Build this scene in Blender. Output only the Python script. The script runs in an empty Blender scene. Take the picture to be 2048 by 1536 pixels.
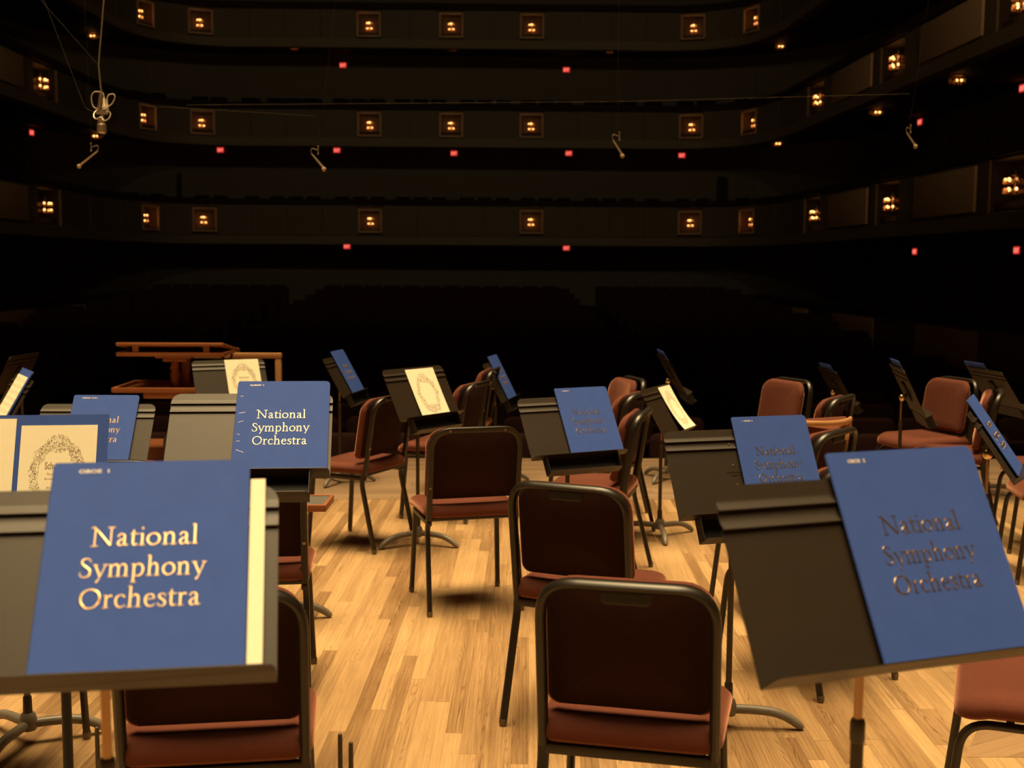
import bpy, bmesh, math, random
from mathutils import Vector, Matrix
R = math.radians
SC = bpy.context.scene
COL = SC.collection
random.seed(7)

# ------------------------------------------------------------------ camera, world, exposure, stage light
TH = R(1.4)                       # the camera looks 1.4 degrees to the right of the hall's long axis
cam_d = bpy.data.cameras.new('camera')
cam = bpy.data.objects.new('camera', cam_d); COL.objects.link(cam)
cam_d.sensor_width = 36.0; cam_d.sensor_fit = 'HORIZONTAL'
cam_d.lens = 2399.1 / 2048 * 36.0
cam_d.shift_y = 15.66 / 2048
cam.matrix_world = (Matrix.Translation((0, 0, 1.6212)) @ Matrix.Rotation(-TH, 4, 'Z') @
                    Matrix.Rotation(R(90) - 0.10386, 4, 'X') @ Matrix.Rotation(0.0056, 4, 'Z'))
cam_d.clip_start = 0.05; cam_d.clip_end = 200
cam_d.dof.use_dof = True; cam_d.dof.focus_distance = 4.0; cam_d.dof.aperture_fstop = 4.6
SC.camera = cam
SC.view_settings.view_transform = 'Standard'; SC.view_settings.look = 'None'
SC.view_settings.gamma = 1.0; SC.view_settings.use_curve_mapping = False
SC.view_settings.exposure = 0.0
wd = bpy.data.worlds.new('hall_air'); SC.world = wd; wd.use_nodes = True
wd.node_tree.nodes['Background'].inputs[0].default_value = (1.0, 0.72, 0.42, 1)
wd.node_tree.nodes['Background'].inputs[1].default_value = 0.0
LIGHT = (1.0, 0.72, 0.36)
def spot(x, y, z, power, size=100, blend=0.55, rad=0.2, aim=None):
    l = bpy.data.lights.new('stage_downlight', 'SPOT'); l.energy = power; l.color = LIGHT
    l.spot_size = R(size); l.spot_blend = blend; l.shadow_soft_size = rad
    o = bpy.data.objects.new('stage_downlight', l); o.location = (x, y, z); COL.objects.link(o)
    if aim is not None:
        o.rotation_euler = (Vector(aim) - Vector((x, y, z))).to_track_quat('-Z', 'Y').to_euler()
al = bpy.data.lights.new('stage_ceiling_light', 'AREA'); al.shape = 'RECTANGLE'; al.size = 13.0; al.size_y = 13.5
al.energy = 1260; al.color = LIGHT; al.spread = R(52)
ao = bpy.data.objects.new('stage_ceiling_light', al); ao.location = (-.8, 3.2, 11.6); COL.objects.link(ao)
for (x, y, p, ax, ay) in [(3.6, 9.2, 1.2, 3.2, 7.6), (-2.6, 9.2, .8, -2.0, 7.0), (.5, 9.2, .9, .5, 7.2), (2.0, 6.6, .5, 1.6, 5.4), (-1.4, 6.6, .5, -1.2, 5.2)]:
    spot(x, y, 10.5, 1000 * p, size=40, blend=1.0, rad=.25, aim=(ax, ay, 0))
for x in (-7.0, -1.0, 5.0):          # unseen fill spots added over the stage edge to brighten the auditorium
    l = bpy.data.lights.new('hall_fill_spot', 'SPOT'); l.energy = 330; l.color = (1.0, .78, .46); l.spot_size = R(82); l.spot_blend = 1.0; l.shadow_soft_size = .25
    o = bpy.data.objects.new('hall_fill_spot', l); o.location = (x, 10.6, 8.6); COL.objects.link(o)
    o.rotation_euler = (Vector((x * 1.25 + .2, 38, 9.0)) - Vector((x, 10.6, 8.6))).to_track_quat('-Z', 'Y').to_euler()

# ------------------------------------------------------------------ materials
MATS = {}
def nt(name):
    m = bpy.data.materials.new(name); m.use_nodes = True; MATS[name] = m
    return m, m.node_tree.nodes, m.node_tree.links, m.node_tree.nodes['Principled BSDF']
def mat(name, col, rough=0.5, metal=0.0, noise=0.0, scale=40.0, bump=0.0, bscale=400.0, spec=0.5, emit=None, est=0.0, sheen=0.0):
    m, n, l, b = nt(name)
    b.inputs['Base Color'].default_value = (*col, 1); b.inputs['Roughness'].default_value = rough
    b.inputs['Metallic'].default_value = metal; b.inputs['Specular IOR Level'].default_value = spec
    if sheen:
        b.inputs['Sheen Weight'].default_value = sheen; b.inputs['Sheen Roughness'].default_value = .28; b.inputs['Sheen Tint'].default_value = (1.0, .50, .33, 1)
    if emit: b.inputs['Emission Color'].default_value = (*emit, 1); b.inputs['Emission Strength'].default_value = est
    tc = n.new('ShaderNodeTexCoord')
    if noise:
        t = n.new('ShaderNodeTexNoise'); t.inputs['Scale'].default_value = scale; t.inputs['Detail'].default_value = 4
        l.new(tc.outputs['Object'], t.inputs['Vector'])
        r = n.new('ShaderNodeMapRange'); r.inputs[3].default_value = 1 - noise; r.inputs[4].default_value = 1 + noise
        l.new(t.outputs['Fac'], r.inputs[0])
        x = n.new('ShaderNodeMix'); x.data_type = 'RGBA'; x.blend_type = 'MULTIPLY'; x.inputs[0].default_value = 1
        x.inputs[6].default_value = (*col, 1); l.new(r.outputs[0], x.inputs[7]); l.new(x.outputs[2], b.inputs['Base Color'])
    if bump:
        t = n.new('ShaderNodeTexNoise'); t.inputs['Scale'].default_value = bscale; t.inputs['Detail'].default_value = 3
        l.new(tc.outputs['Object'], t.inputs['Vector'])
        u = n.new('ShaderNodeBump'); u.inputs['Strength'].default_value = bump; u.inputs['Distance'].default_value = 0.002
        l.new(t.outputs['Fac'], u.inputs['Height']); l.new(u.outputs[0], b.inputs['Normal'])
    return m
def wood_planks(name, ca, cb, width=0.058, length=1.35, angle=0.0, rough=0.38, grain=1.0, dark=(.1, .055, .03)):
    """strip flooring: hashed tone per board, long grain streaks, cathedral figure, thin joints"""
    m, n, l, b = nt(name)
    def node(t, **k):
        q = n.new(t)
        for a, v in k.items(): setattr(q, a, v)
        return q
    def math_(op, a, c=None, d=None):
        q = node('ShaderNodeMath', operation=op)
        for i, v in enumerate((a, c, d)):
            if v is None: continue
            if isinstance(v, (int, float)): q.inputs[i].default_value = v
            else: l.new(v, q.inputs[i])
        return q.outputs[0]
    tc = node('ShaderNodeTexCoord'); mp = node('ShaderNodeMapping'); mp.inputs['Rotation'].default_value = (0, 0, angle)
    l.new(tc.outputs['Object'], mp.inputs['Vector'])
    sp = node('ShaderNodeSeparateXYZ'); l.new(mp.outputs[0], sp.inputs[0])
    xr = math_('DIVIDE', sp.outputs[0], width); row = math_('FLOOR', xr); fx = math_('FRACT', xr)
    wn = node('ShaderNodeTexWhiteNoise', noise_dimensions='1D'); l.new(row, wn.inputs['W'])
    yr = math_('ADD', math_('DIVIDE', sp.outputs[1], length), math_('MULTIPLY', wn.outputs['Value'], 7.3))
    pl = math_('FLOOR', yr); fy = math_('FRACT', yr)
    cx = node('ShaderNodeCombineXYZ'); l.new(row, cx.inputs[0]); l.new(pl, cx.inputs[1])
    w2 = node('ShaderNodeTexWhiteNoise', noise_dimensions='2D'); l.new(cx.outputs[0], w2.inputs['Vector'])
    # grain
    gv = node('ShaderNodeCombineXYZ')
    l.new(math_('MULTIPLY', sp.outputs[0], 130), gv.inputs[0]); l.new(math_('MULTIPLY', sp.outputs[1], 2.6), gv.inputs[1])
    l.new(math_('MULTIPLY', w2.outputs['Value'], 50), gv.inputs[2])
    g1 = node('ShaderNodeTexNoise'); g1.inputs['Scale'].default_value = 1.0; g1.inputs['Detail'].default_value = 8; g1.inputs['Roughness'].default_value = .65
    l.new(gv.outputs[0], g1.inputs['Vector'])
    cv = node('ShaderNodeCombineXYZ')
    l.new(math_('MULTIPLY', sp.outputs[0], 16), cv.inputs[0]); l.new(math_('MULTIPLY', sp.outputs[1], .9), cv.inputs[1])
    l.new(math_('MULTIPLY', w2.outputs['Value'], 90), cv.inputs[2])
    g2 = node('ShaderNodeTexNoise'); g2.inputs['Scale'].default_value = 1.0; g2.inputs['Detail'].default_value = 1.5
    l.new(cv.outputs[0], g2.inputs['Vector'])
    ring = math_('FRACT', math_('MULTIPLY', g2.outputs['Fac'], 13.0))
    ring = math_('POWER', math_('ABSOLUTE', math_('SUBTRACT', math_('MULTIPLY', ring, 2.0), 1.0)), 6.0)
    # fine parallel pore lines, wavering along the board
    ph = math_('ADD', math_('MULTIPLY', sp.outputs[0], 190.0), math_('MULTIPLY', g2.outputs['Fac'], 26.0))
    pore = math_('POWER', math_('ABSOLUTE', math_('SUBTRACT', math_('MULTIPLY', math_('FRACT', ph), 2.0), 1.0)), 4.0)
    pore = math_('MULTIPLY', pore, math_('ADD', 0.25, math_('FRACT', math_('MULTIPLY', w2.outputs['Value'], 17.0))))
    # wear in larger patches
    g3 = node('ShaderNodeTexNoise'); g3.inputs['Scale'].default_value = 1.3; g3.inputs['Detail'].default_value = 5
    l.new(tc.outputs['Object'], g3.inputs['Vector'])
    tone = math_('ADD', math_('MULTIPLY', w2.outputs['Value'], 0.60), math_('MULTIPLY', math_('SUBTRACT', g1.outputs['Fac'], 0.5), 1.15 * grain))
    tone = math_('SUBTRACT', tone, math_('ADD', math_('MULTIPLY', ring, 0.06 * grain), math_('MULTIPLY', pore, 0.34 * grain)))
    tone = math_('ADD', tone, math_('MULTIPLY', math_('SUBTRACT', g3.outputs['Fac'], 0.5), 0.45))
    tone = math_('ADD', tone, 0.22)
    cr = node('ShaderNodeMix', data_type='RGBA'); cr.clamp_factor = True
    cr.inputs[6].default_value = (*ca, 1); cr.inputs[7].default_value = (*cb, 1); l.new(tone, cr.inputs[0])
    jx = math_('LESS_THAN', math_('MINIMUM', fx, math_('SUBTRACT', 1.0, fx)), 0.011)
    jy = math_('LESS_THAN', math_('MINIMUM', fy, math_('SUBTRACT', 1.0, fy)), 0.0012)
    j = math_('MULTIPLY', math_('MAXIMUM', jx, jy), 0.55)
    cj = node('ShaderNodeMix', data_type='RGBA'); l.new(j, cj.inputs[0]); l.new(cr.outputs[2], cj.inputs[6]); cj.inputs[7].default_value = (*dark, 1)
    l.new(cj.outputs[2], b.inputs['Base Color'])
    b.inputs['Roughness'].default_value = rough; b.inputs['Specular IOR Level'].default_value = .35
    bp = node('ShaderNodeBump'); bp.inputs['Strength'].default_value = .12; bp.inputs['Distance'].default_value = .001
    l.new(g1.outputs['Fac'], bp.inputs['Height']); l.new(bp.outputs[0], b.inputs['Normal'])
    return m
def wood(name, ca, cb, rough=.35, axis=0):
    m, n, l, b = nt(name)
    tc = n.new('ShaderNodeTexCoord'); mp = n.new('ShaderNodeMapping')
    s = [60, 60, 60]; s[axis] = 4; mp.inputs['Scale'].default_value = s
    l.new(tc.outputs['Object'], mp.inputs[0])
    t = n.new('ShaderNodeTexNoise'); t.inputs['Scale'].default_value = 1; t.inputs['Detail'].default_value = 5; l.new(mp.outputs[0], t.inputs['Vector'])
    x = n.new('ShaderNodeMix'); x.data_type = 'RGBA'; x.inputs[6].default_value = (*ca, 1); x.inputs[7].default_value = (*cb, 1)
    l.new(t.outputs['Fac'], x.inputs[0]); l.new(x.outputs[2], b.inputs['Base Color']); b.inputs['Roughness'].default_value = rough
    return m
FLOOR = wood_planks('oak_strip_floor', (.165, .088, .037), (.60, .390, .195), angle=R(2.3))
APRON = wood_planks('oak_apron_boards', (.22, .14, .085), (.40, .27, .165), width=.075, length=2.4, angle=R(90), grain=.5)
LIFT = wood_planks('oak_lift_boards', (.20, .115, .06), (.50, .32, .175), angle=R(62), grain=.8)
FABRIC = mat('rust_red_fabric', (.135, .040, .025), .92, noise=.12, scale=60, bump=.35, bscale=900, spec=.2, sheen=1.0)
FABSHADE = mat('rust_red_fabric_shaded', (.030, .0095, .0065), .92, noise=.12, scale=60, bump=.35, bscale=900, spec=.2)  # the seat fabric darkened, shade painted into the rear of the backrests
FRAME = mat('black_brown_enamel', (.014, .0105, .0068), .36, noise=.15, scale=60, spec=.6)
TUBEB = mat('worn_black_steel', (.045, .034, .024), .42, noise=.35, scale=55)
GLIDE = mat('dull_nickel_glide', (.16, .135, .10), .4, .8)
RACKM = mat('rack_shade_black', (.006, .0055, .005), .6, noise=.1)  # shade below the shelf lip put into the rack's colour
DESK = mat('matte_bronze_black_metal', (.026, .0165, .0090), .45, noise=.12, scale=18, bump=.12, bscale=700, spec=.42)
POLE = mat('bronzed_tube', (.42, .27, .16), .32, 1.0)
BASEM = mat('grey_painted_metal', (.20, .175, .14), .38, noise=.15, scale=30)
KNOB = mat('satin_brass', (.85, .62, .36), .3, 1.0)
BLUE = mat('blue_cover_board', (.046, .098, .40), .72, noise=.10, scale=22, bump=.15, bscale=1200, spec=.15)
GOLD = mat('gold_foil', (.62, .44, .225), .34, 1.0)
INK = mat('white_paint_pen', (.85, .80, .70), .5)
PAPER = mat('cream_paper', (.92, .86, .66), .8, noise=.03, scale=30, spec=.2)
PRINT = mat('faded_print_ink', (.36, .27, .16), .7)
INSIDE = mat('lilac_paper_edge', (.62, .50, .50), .8)
MAHOG = wood('reddish_mahogany', (.20, .062, .024), (.40, .145, .055), axis=0)
MAHOGZ = wood('carved_mahogany', (.18, .055, .022), (.36, .125, .05), axis=2)
BRASS = mat('aged_brass', (.70, .46, .22), .34, 1.0, noise=.1, scale=20)
TIMBER = wood('honey_timber', (.42, .20, .085), (.60, .32, .14), axis=0)
CARPET = mat('grey_rubber_mat', (.085, .08, .072), .95, noise=.6, scale=500)
SCREW = mat('bright_screw', (.75, .62, .42), .3, 1.0)
RUBBER = mat('black_rubber', (.012, .011, .010), .6)
# hall
WALLM = mat('umber_plaster', (.22, .185, .125), .8, noise=.08, scale=1.5)
FASCIA = mat('olive_brown_panelling', (.20, .168, .110), .7, noise=.12, scale=2)
LEDGE = mat('pale_timber_ledge', (.26, .21, .13), .6, noise=.1, scale=2)
RAILM = mat('dark_red_plush_rail', (.035, .014, .010), .9)
SOFFIT = mat('dark_soffit', (.06, .045, .03), .8)
PANELT = mat('tan_acoustic_panel', (.70, .50, .29), .85, noise=.05, scale=4)
DARKF = mat('dark_red_carpet', (.05, .018, .014), .95)
SEATR = mat('dark_red_plush', (.050, .012, .008), .9, noise=.2, scale=12)
SEATB = mat('black_brown_back', (.035, .020, .014), .7)
BALSEAT = mat('near_black_upholstery', (.012, .009, .007), .9)
DOORM = mat('black_stained_door', (.010, .009, .007), .6)
WARMW = mat('walnut_niche_wood', (.17, .095, .048), .6, noise=.12, scale=6)
FRAMEW = mat('pale_niche_frame', (.80, .54, .30), .5)
NICHED = mat('dark_niche_lining', (.045, .032, .02), .8)
BULB = mat('glowing_bulb', (1, .6, .25), .5, emit=(1.0, .43, .125), est=8)
BULBD = mat('dim_bulb', (1, .6, .25), .5, emit=(1.0, .36, .10), est=1.0)
CRYST = mat('amber_crystal', (.9, .55, .25), .15, spec=.8)
CRYST.node_tree.nodes['Principled BSDF'].inputs['Transmission Weight'].default_value = .6
SIGNR = mat('red_sign_face', (.25, .02, .02), .5, emit=(1.0, .045, .035), est=.55)
SIGNL = mat('glowing_sign_letters', (1, .3, .25), .5, emit=(1.0, .22, .16), est=1.4)
MICM = mat('silver_grey_mic_body', (.62, .52, .40), .38, .7)
MICW = mat('pale_cream_plastic', (.80, .70, .55), .5)
FOAM = mat('tan_foam_tip', (.55, .40, .26), .9)
WIRE = mat('thin_steel_wire', (.16, .13, .085), .5, .3)
GLASSD = mat('projection_window', (.008, .008, .008), .2)

# ------------------------------------------------------------------ builders
def link(name, bm, m, parent=None, smooth=True, loc=None):
    me = bpy.data.meshes.new(name); bmesh.ops.recalc_face_normals(bm, faces=bm.faces[:]); bm.normal_update(); bm.to_mesh(me); bm.free()
    ms = m if isinstance(m, (list, tuple)) else [m]
    for q in ms: me.materials.append(q)
    if smooth:
        for p in me.polygons: p.use_smooth = True
        try: me.set_sharp_from_angle(angle=R(38))
        except Exception: pass
    o = bpy.data.objects.new(name, me); COL.objects.link(o)
    if parent: o.parent = parent
    if loc: o.location = loc
    return o
def tag(o, label=None, cat=None, group=None, kind=None):
    if label: o['label'] = label
    if cat: o['category'] = cat
    if group: o['group'] = group
    if kind: o['kind'] = kind
    return o
def empty(name, label, cat, loc=(0, 0, 0), rz=0.0, group=None):
    o = bpy.data.objects.new(name, None); COL.objects.link(o); o.empty_display_size = .1
    o.location = loc; o.rotation_euler = (0, 0, rz)
    return tag(o, label, cat, group)
def copy_tree(src, parent=None):
    c = src.copy(); COL.objects.link(c)
    if parent is not None: c.parent = parent
    for ch in list(src.children): copy_tree(ch, c)
    return c
def box(bm, c, s, rot=None, bev=0.0, mi=0):
    r = bmesh.ops.create_cube(bm, size=1.0)
    M = Matrix.Translation(c) @ (rot.to_4x4() if rot is not None else Matrix()) @ Matrix.Diagonal((*s, 1))
    bmesh.ops.transform(bm, matrix=M, verts=r['verts'])
    fs = list({f for v in r['verts'] for f in v.link_faces})
    if bev:
        es = list({e for v in r['verts'] for e in v.link_edges})
        q = bmesh.ops.bevel(bm, geom=es, offset=bev, segments=2, profile=.5, affect='EDGES')
        fs = [f for f in q['faces']] + [f for f in fs if f.is_valid]
    for f in fs:
        if f.is_valid: f.material_index = mi
def catmull(pts, n=8):
    P = [Vector(p) for p in pts]; out = []
    for i in range(len(P) - 1):
        a, b, c, d = P[max(i - 1, 0)], P[i], P[i + 1], P[min(i + 2, len(P) - 1)]
        for k in range(n):
            t = k / n
            out.append(.5 * ((2 * b) + (c - a) * t + (2 * a - 5 * b + 4 * c - d) * t * t + (3 * b - a - 3 * c + d) * t ** 3))
    out.append(P[-1]); return out
def fillet(pts, r, n=6):
    """polyline with rounded corners; r a number or one per inner point"""
    P = [Vector(p) for p in pts]; out = [P[0]]
    for i in range(1, len(P) - 1):
        q = r[i - 1] if isinstance(r, (list, tuple)) else r
        a = (P[i - 1] - P[i]); b = (P[i + 1] - P[i]); q = min(q, a.length * .49, b.length * .49)
        s, e = P[i] + a.normalized() * q, P[i] + b.normalized() * q
        for k in range(n + 1):
            t = k / n; out.append(s * (1 - t) ** 2 + P[i] * 2 * t * (1 - t) + e * t * t)
    out.append(P[-1]); return out
def tube(bm, pts, r, seg=10, ry=None, up=None, caps=True, square=False):
    """sweep an elliptical (or squared) section along pts; r may be a list"""
    P = [Vector(p) for p in pts]; N = len(P); rings = []
    u = None
    for i in range(N):
        t = (P[min(i + 1, N - 1)] - P[max(i - 1, 0)]).normalized()
        if up is not None:
            s = t.cross(Vector(up))
            s = s.normalized() if s.length > 1e-4 else (u or Vector((1, 0, 0)))
        elif u is None:
            s = t.cross(Vector((0, 0, 1)) if abs(t.z) < .9 else Vector((1, 0, 0))).normalized()
        else:
            s = (u - t * u.dot(t)).normalized()
        u = s; w = s.cross(t).normalized()
        ra = r[i] if isinstance(r, (list, tuple)) else r
        rb = ra if ry is None else ry
        ring = []
        for k in range(seg):
            a = 2 * math.pi * (k + .5) / seg
            ca, sa = math.cos(a), math.sin(a)
            if square:
                e = .35
                ca = math.copysign(abs(ca) ** e, ca); sa = math.copysign(abs(sa) ** e, sa)
            ring.append(bm.verts.new(P[i] + s * (ca * ra) + w * (sa * rb)))
        rings.append(ring)
    for i in range(N - 1):
        for k in range(seg):
            bm.faces.new((rings[i][k], rings[i][(k + 1) % seg], rings[i + 1][(k + 1) % seg], rings[i + 1][k]))
    if caps:
        bm.faces.new(rings[0][::-1]); bm.faces.new(rings[-1])
def lathe(bm, prof, c=(0, 0, 0), seg=16, axis=None, mi=0):
    M = Matrix.Translation(c) @ (Vector((0, 0, 1)).rotation_difference(Vector(axis)).to_matrix().to_4x4() if axis is not None else Matrix())
    rings = []
    for (r, z) in prof:
        if r < 1e-6: rings.append([bm.verts.new(M @ Vector((0, 0, z)))])
        else: rings.append([bm.verts.new(M @ Vector((r * math.cos(2 * math.pi * k / seg), r * math.sin(2 * math.pi * k / seg), z))) for k in range(seg)])
    for a, b in zip(rings[:-1], rings[1:]):
        for k in range(seg):
            k2 = (k + 1) % seg
            if len(a) == 1 and len(b) == 1: continue
            if len(a) == 1: f = bm.faces.new((a[0], b[k2], b[k]))
            elif len(b) == 1: f = bm.faces.new((a[k], a[k2], b[0]))
            else: f = bm.faces.new((a[k], a[k2], b[k2], b[k]))
            f.material_index = mi
    if len(rings[0]) > 1: bm.faces.new(rings[0][::-1]).material_index = mi
    if len(rings[-1]) > 1: bm.faces.new(rings[-1]).material_index = mi
def ball(bm, c, r, seg=12, mi=0):
    lathe(bm, [(r * math.sin(math.pi * k / 8), -r * math.cos(math.pi * k / 8)) for k in range(9)], c, seg, mi=mi)
def rr_outline(w, h, rads, n=6):
    """rounded rectangle outline, ccw from lower left; rads (bl, br, tr, tl)"""
    cs = [(-w / 2, -h / 2, 180), (w / 2, -h / 2, 270), (w / 2, h / 2, 0), (-w / 2, h / 2, 90)]
    sg = [(1, 1), (-1, 1), (-1, -1), (1, -1)]; out = []
    for (x, y, a0), (sx, sy), r in zip(cs, sg, rads):
        for k in range(n + 1):
            a = R(a0 + 90 * k / n); out.append((x + sx * r + r * math.cos(a), y + sy * r + r * math.sin(a)))
    return out
def cushion(bm, w, h, t, rads, place, edge=.5, n=6, crown=0.0):
    """padded slab: rounded outline in (a, b), thickness along c; place maps (a, b, c) to a point"""
    lay = [(-1.0, 0.0), (-.82, .60), (-.45, .93), (0, 1.0), (.45, .93), (.82, .60), (1.0, 0.0)]
    e = min(t * edge, min(w, h) * .4); rings = []
    for (c, k) in lay:
        ins = e * (1 - k)
        o = rr_outline(w - 2 * ins, h - 2 * ins, [max(r - ins, .004) for r in rads], n)
        rings.append([(a, b, c * t / 2) for a, b in o])
    V = [[bm.verts.new(place(*p)) for p in ring] for ring in rings]
    L = len(V[0])
    for i in range(len(V) - 1):
        for k in range(L):
            bm.faces.new((V[i][k], V[i][(k + 1) % L], V[i + 1][(k + 1) % L], V[i + 1][k]))
    def cap(sgn, ring):
        cur = ring; prev_o = rings[0] if sgn < 0 else rings[-1]
        for s in (.72, .4):
            nxt = []
            for (a, b, c) in prev_o:
                cc = c + sgn * crown * (1 - s * s)
                nxt.append(bm.verts.new(place(a * s, b * s, cc)))
            for k in range(L):
                q = (cur[k], cur[(k + 1) % L], nxt[(k + 1) % L], nxt[k])
                bm.faces.new(q if sgn > 0 else q[::-1])
            cur = nxt
        ctr = bm.verts.new(place(0, 0, (t / 2 + crown) * sgn))
        for k in range(L):
            q = (cur[k], cur[(k + 1) % L], ctr)
            bm.faces.new(q if sgn > 0 else q[::-1])
    cap(-1, V[0]); cap(1, V[-1])
def W2(x, y):                      # plan measured along the camera axis -> hall plan
    c, s = math.cos(-TH), math.sin(-TH)
    return (c * x - s * y, s * x + c * y)
def W3(x, y, z):
    a, b = W2(x, y); return (a, b, z)

# ------------------------------------------------------------------ lettering (old-style roman drawn with a shaded pen)
X = .65
def slab(x, y, h=.14, t=.045): return [(x - h, y, t), (x + h, y, t)]
def stem(x, y0, y1, w=.125): return [(x, y0, w), (x, y1, w)]
def flag(x, y): return [(x - .14, y - .045, .03), (x - .02, y - .02, .07)]
def arch(x): return [(x + .03, .47, .04), (x + .16, .615, .075), (x + .31, .605, .11), (x + .39, .46, .125), (x + .39, .02, .125)]
def ell(cx, cy, rx, ry, thick, thin, ph=.25, n=16):
    return [(cx + rx * math.cos(2 * math.pi * k / n), cy + ry * math.sin(2 * math.pi * k / n),
             thin + (thick - thin) * abs(math.cos(2 * math.pi * k / n - ph)) ** 1.5) for k in range(n + 1)]
GL = {
 'N': (1.24, [stem(.22, .02, .93, .07), slab(.22, .02, .17), [(.10, .965, .06), (.22, .93, .12), (.96, .03, .155)], stem(.99, .05, .98, .07), slab(.99, .98, .17), slab(.13, .975, .11)]),
 'a': (.64, [[(.10, .48, .10), (.17, .60, .06), (.28, .63, .06), (.39, .56, .11), (.41, .42, .125), (.41, .13, .125), (.47, .04, .09), (.60, .07, .03)],
             [(.40, .39, .05), (.22, .31, .08), (.11, .18, .12), (.14, .05, .09), (.25, .02, .06), (.40, .13, .04)]]),
 't': (.44, [[(.20, .84, .02), (.18, .64, .12), (.18, .15, .125), (.25, .03, .09), (.42, .08, .03)], [(.03, .615, .055), (.41, .615, .055)]]),
 'i': (.36, [stem(.18, .02, .62), slab(.18, .02), flag(.18, .645), [(.17, .90, .15), (.19, .90, .15)], [(.18, .84, .09), (.18, .96, .09)]]),
 'o': (.76, [ell(.37, .32, .285, .295, .135, .055)]),
 'n': (.80, [stem(.18, .02, .62), slab(.18, .02), flag(.18, .645), arch(.18), slab(.57, .02)]),
 'l': (.36, [stem(.18, .02, 1.05), slab(.18, .02), flag(.18, 1.07)]),
 'S': (.68, [[(.55, .74, .03), (.53, .88, .05), (.36, .965, .055), (.17, .91, .10), (.12, .76, .135), (.23, .60, .14), (.41, .47, .15), (.55, .32, .14), (.54, .14, .11), (.37, .025, .06), (.17, .04, .05), (.07, .13, .05), (.05, .28, .03)]]),
 'y': (.74, [[(.13, .62, .12), (.40, .04, .125)], [(.65, .62, .06), (.40, .02, .06), (.27, -.24, .07)], [(.22, -.25, .13), (.29, -.25, .13)], slab(.13, .63, .13), slab(.64, .63, .12)]),
 'm': (1.18, [stem(.18, .02, .62), slab(.18, .02), flag(.18, .645), arch(.18), slab(.57, .02), arch(.57), slab(.96, .02)]),
 'p': (.80, [stem(.18, -.29, .62), slab(.19, -.29), flag(.18, .645), [(.21, .50, .04), (.36, .62, .065), (.56, .57, .10), (.65, .34, .13), (.57, .09, .10), (.38, .01, .06), (.21, .08, .04)]]),
 'h': (.80, [stem(.18, .02, 1.05), slab(.18, .02), flag(.18, 1.07), arch(.18), slab(.57, .02)]),
 'O': (1.14, [ell(.55, .485, .45, .465, .16, .06)]),
 'r': (.54, [stem(.18, .02, .62), slab(.19, .02), flag(.18, .645), [(.21, .46, .04), (.31, .60, .07), (.46, .585, .12)]]),
 'c': (.60, [[(.51, .50, .10), (.43, .61, .06), (.30, .625, .055), (.14, .52, .11), (.10, .32, .13), (.17, .11, .11), (.32, .02, .07), (.47, .06, .05), (.55, .15, .03)]]),
 'e': (.64, [[(.12, .37, .05), (.53, .40, .05)], [(.53, .39, .07), (.47, .56, .09), (.32, .625, .055), (.15, .53, .10), (.10, .32, .13), (.18, .10, .11), (.34, .02, .07), (.49, .06, .05), (.57, .15, .03)]]),
 's': (.52, [[(.42, .47, .03), (.38, .59, .05), (.26, .625, .05), (.14, .58, .085), (.12, .47, .11), (.25, .36, .12), (.38, .26, .12), (.41, .14, .11), (.33, .03, .06), (.20, .02, .05), (.09, .07, .05), (.06, .19, .03)]]),
}
def pen_strokes(bm, strokes, ox, oy, sx, sy, z):
    for st in strokes:
        P = catmull([(a, b, w) for a, b, w in st], 6) if len(st) > 2 else [Vector(p) for p in st]
        Q = []
        for i, p in enumerate(P):
            t = (P[min(i + 1, len(P) - 1)] - P[max(i - 1, 0)]); t = Vector((t.x, t.y)).normalized(); nn = Vector((-t.y, t.x))
            w = max(p.z, .02) / 2; row = []
            for k, dz in ((1, .0002), (.62, .0008), (-.62, .0008), (-1, .0002)):
                row.append(bm.verts.new((ox + (p.x + nn.x * w * k) * sx, oy + (p.y + nn.y * w * k) * sy, z + dz)))
            Q.append(row)
        for a, b in zip(Q[:-1], Q[1:]):
            for k in range(3): bm.faces.new((a[k], a[k + 1], b[k + 1], b[k]))
def line_width(s): return sum(GL[c][0] for c in s) - .1
def title_mesh():
    """three foil lines; u from the left edge, v from the bottom edge of the cover"""
    bm = bmesh.new()
    for s, u0, v0, wd_ in (('National', .063, .210, .152), ('Symphony', .052, .160, .176), ('Orchestra', .055, .111, .168)):
        sx = wd_ / line_width(s); x = u0
        for ch in s:
            adv, st = GL[ch]; pen_strokes(bm, st, x, v0, sx, .0315, .0); x += adv * sx
    return bm
def text_bm(body, size, width=None, bold=0.0, ext=.0002):
    cu = bpy.data.curves.new('lettering_curve', 'FONT'); cu.body = body; cu.size = size; cu.offset = bold; cu.extrude = ext
    cu.resolution_u = 3
    o = bpy.data.objects.new('lettering_curve', cu); COL.objects.link(o)
    dg = bpy.context.evaluated_depsgraph_get(); me = bpy.data.meshes.new_from_object(o.evaluated_get(dg))
    bm = bmesh.new(); bm.from_mesh(me); bpy.data.meshes.remove(me); bpy.data.objects.remove(o); bpy.data.curves.remove(cu)
    xs = [v.co.x for v in bm.verts]
    if xs and width:
        k = width / (max(xs) - min(xs)); x0 = min(xs)
        for v in bm.verts: v.co.x = (v.co.x - x0) * k
    return bm

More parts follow.
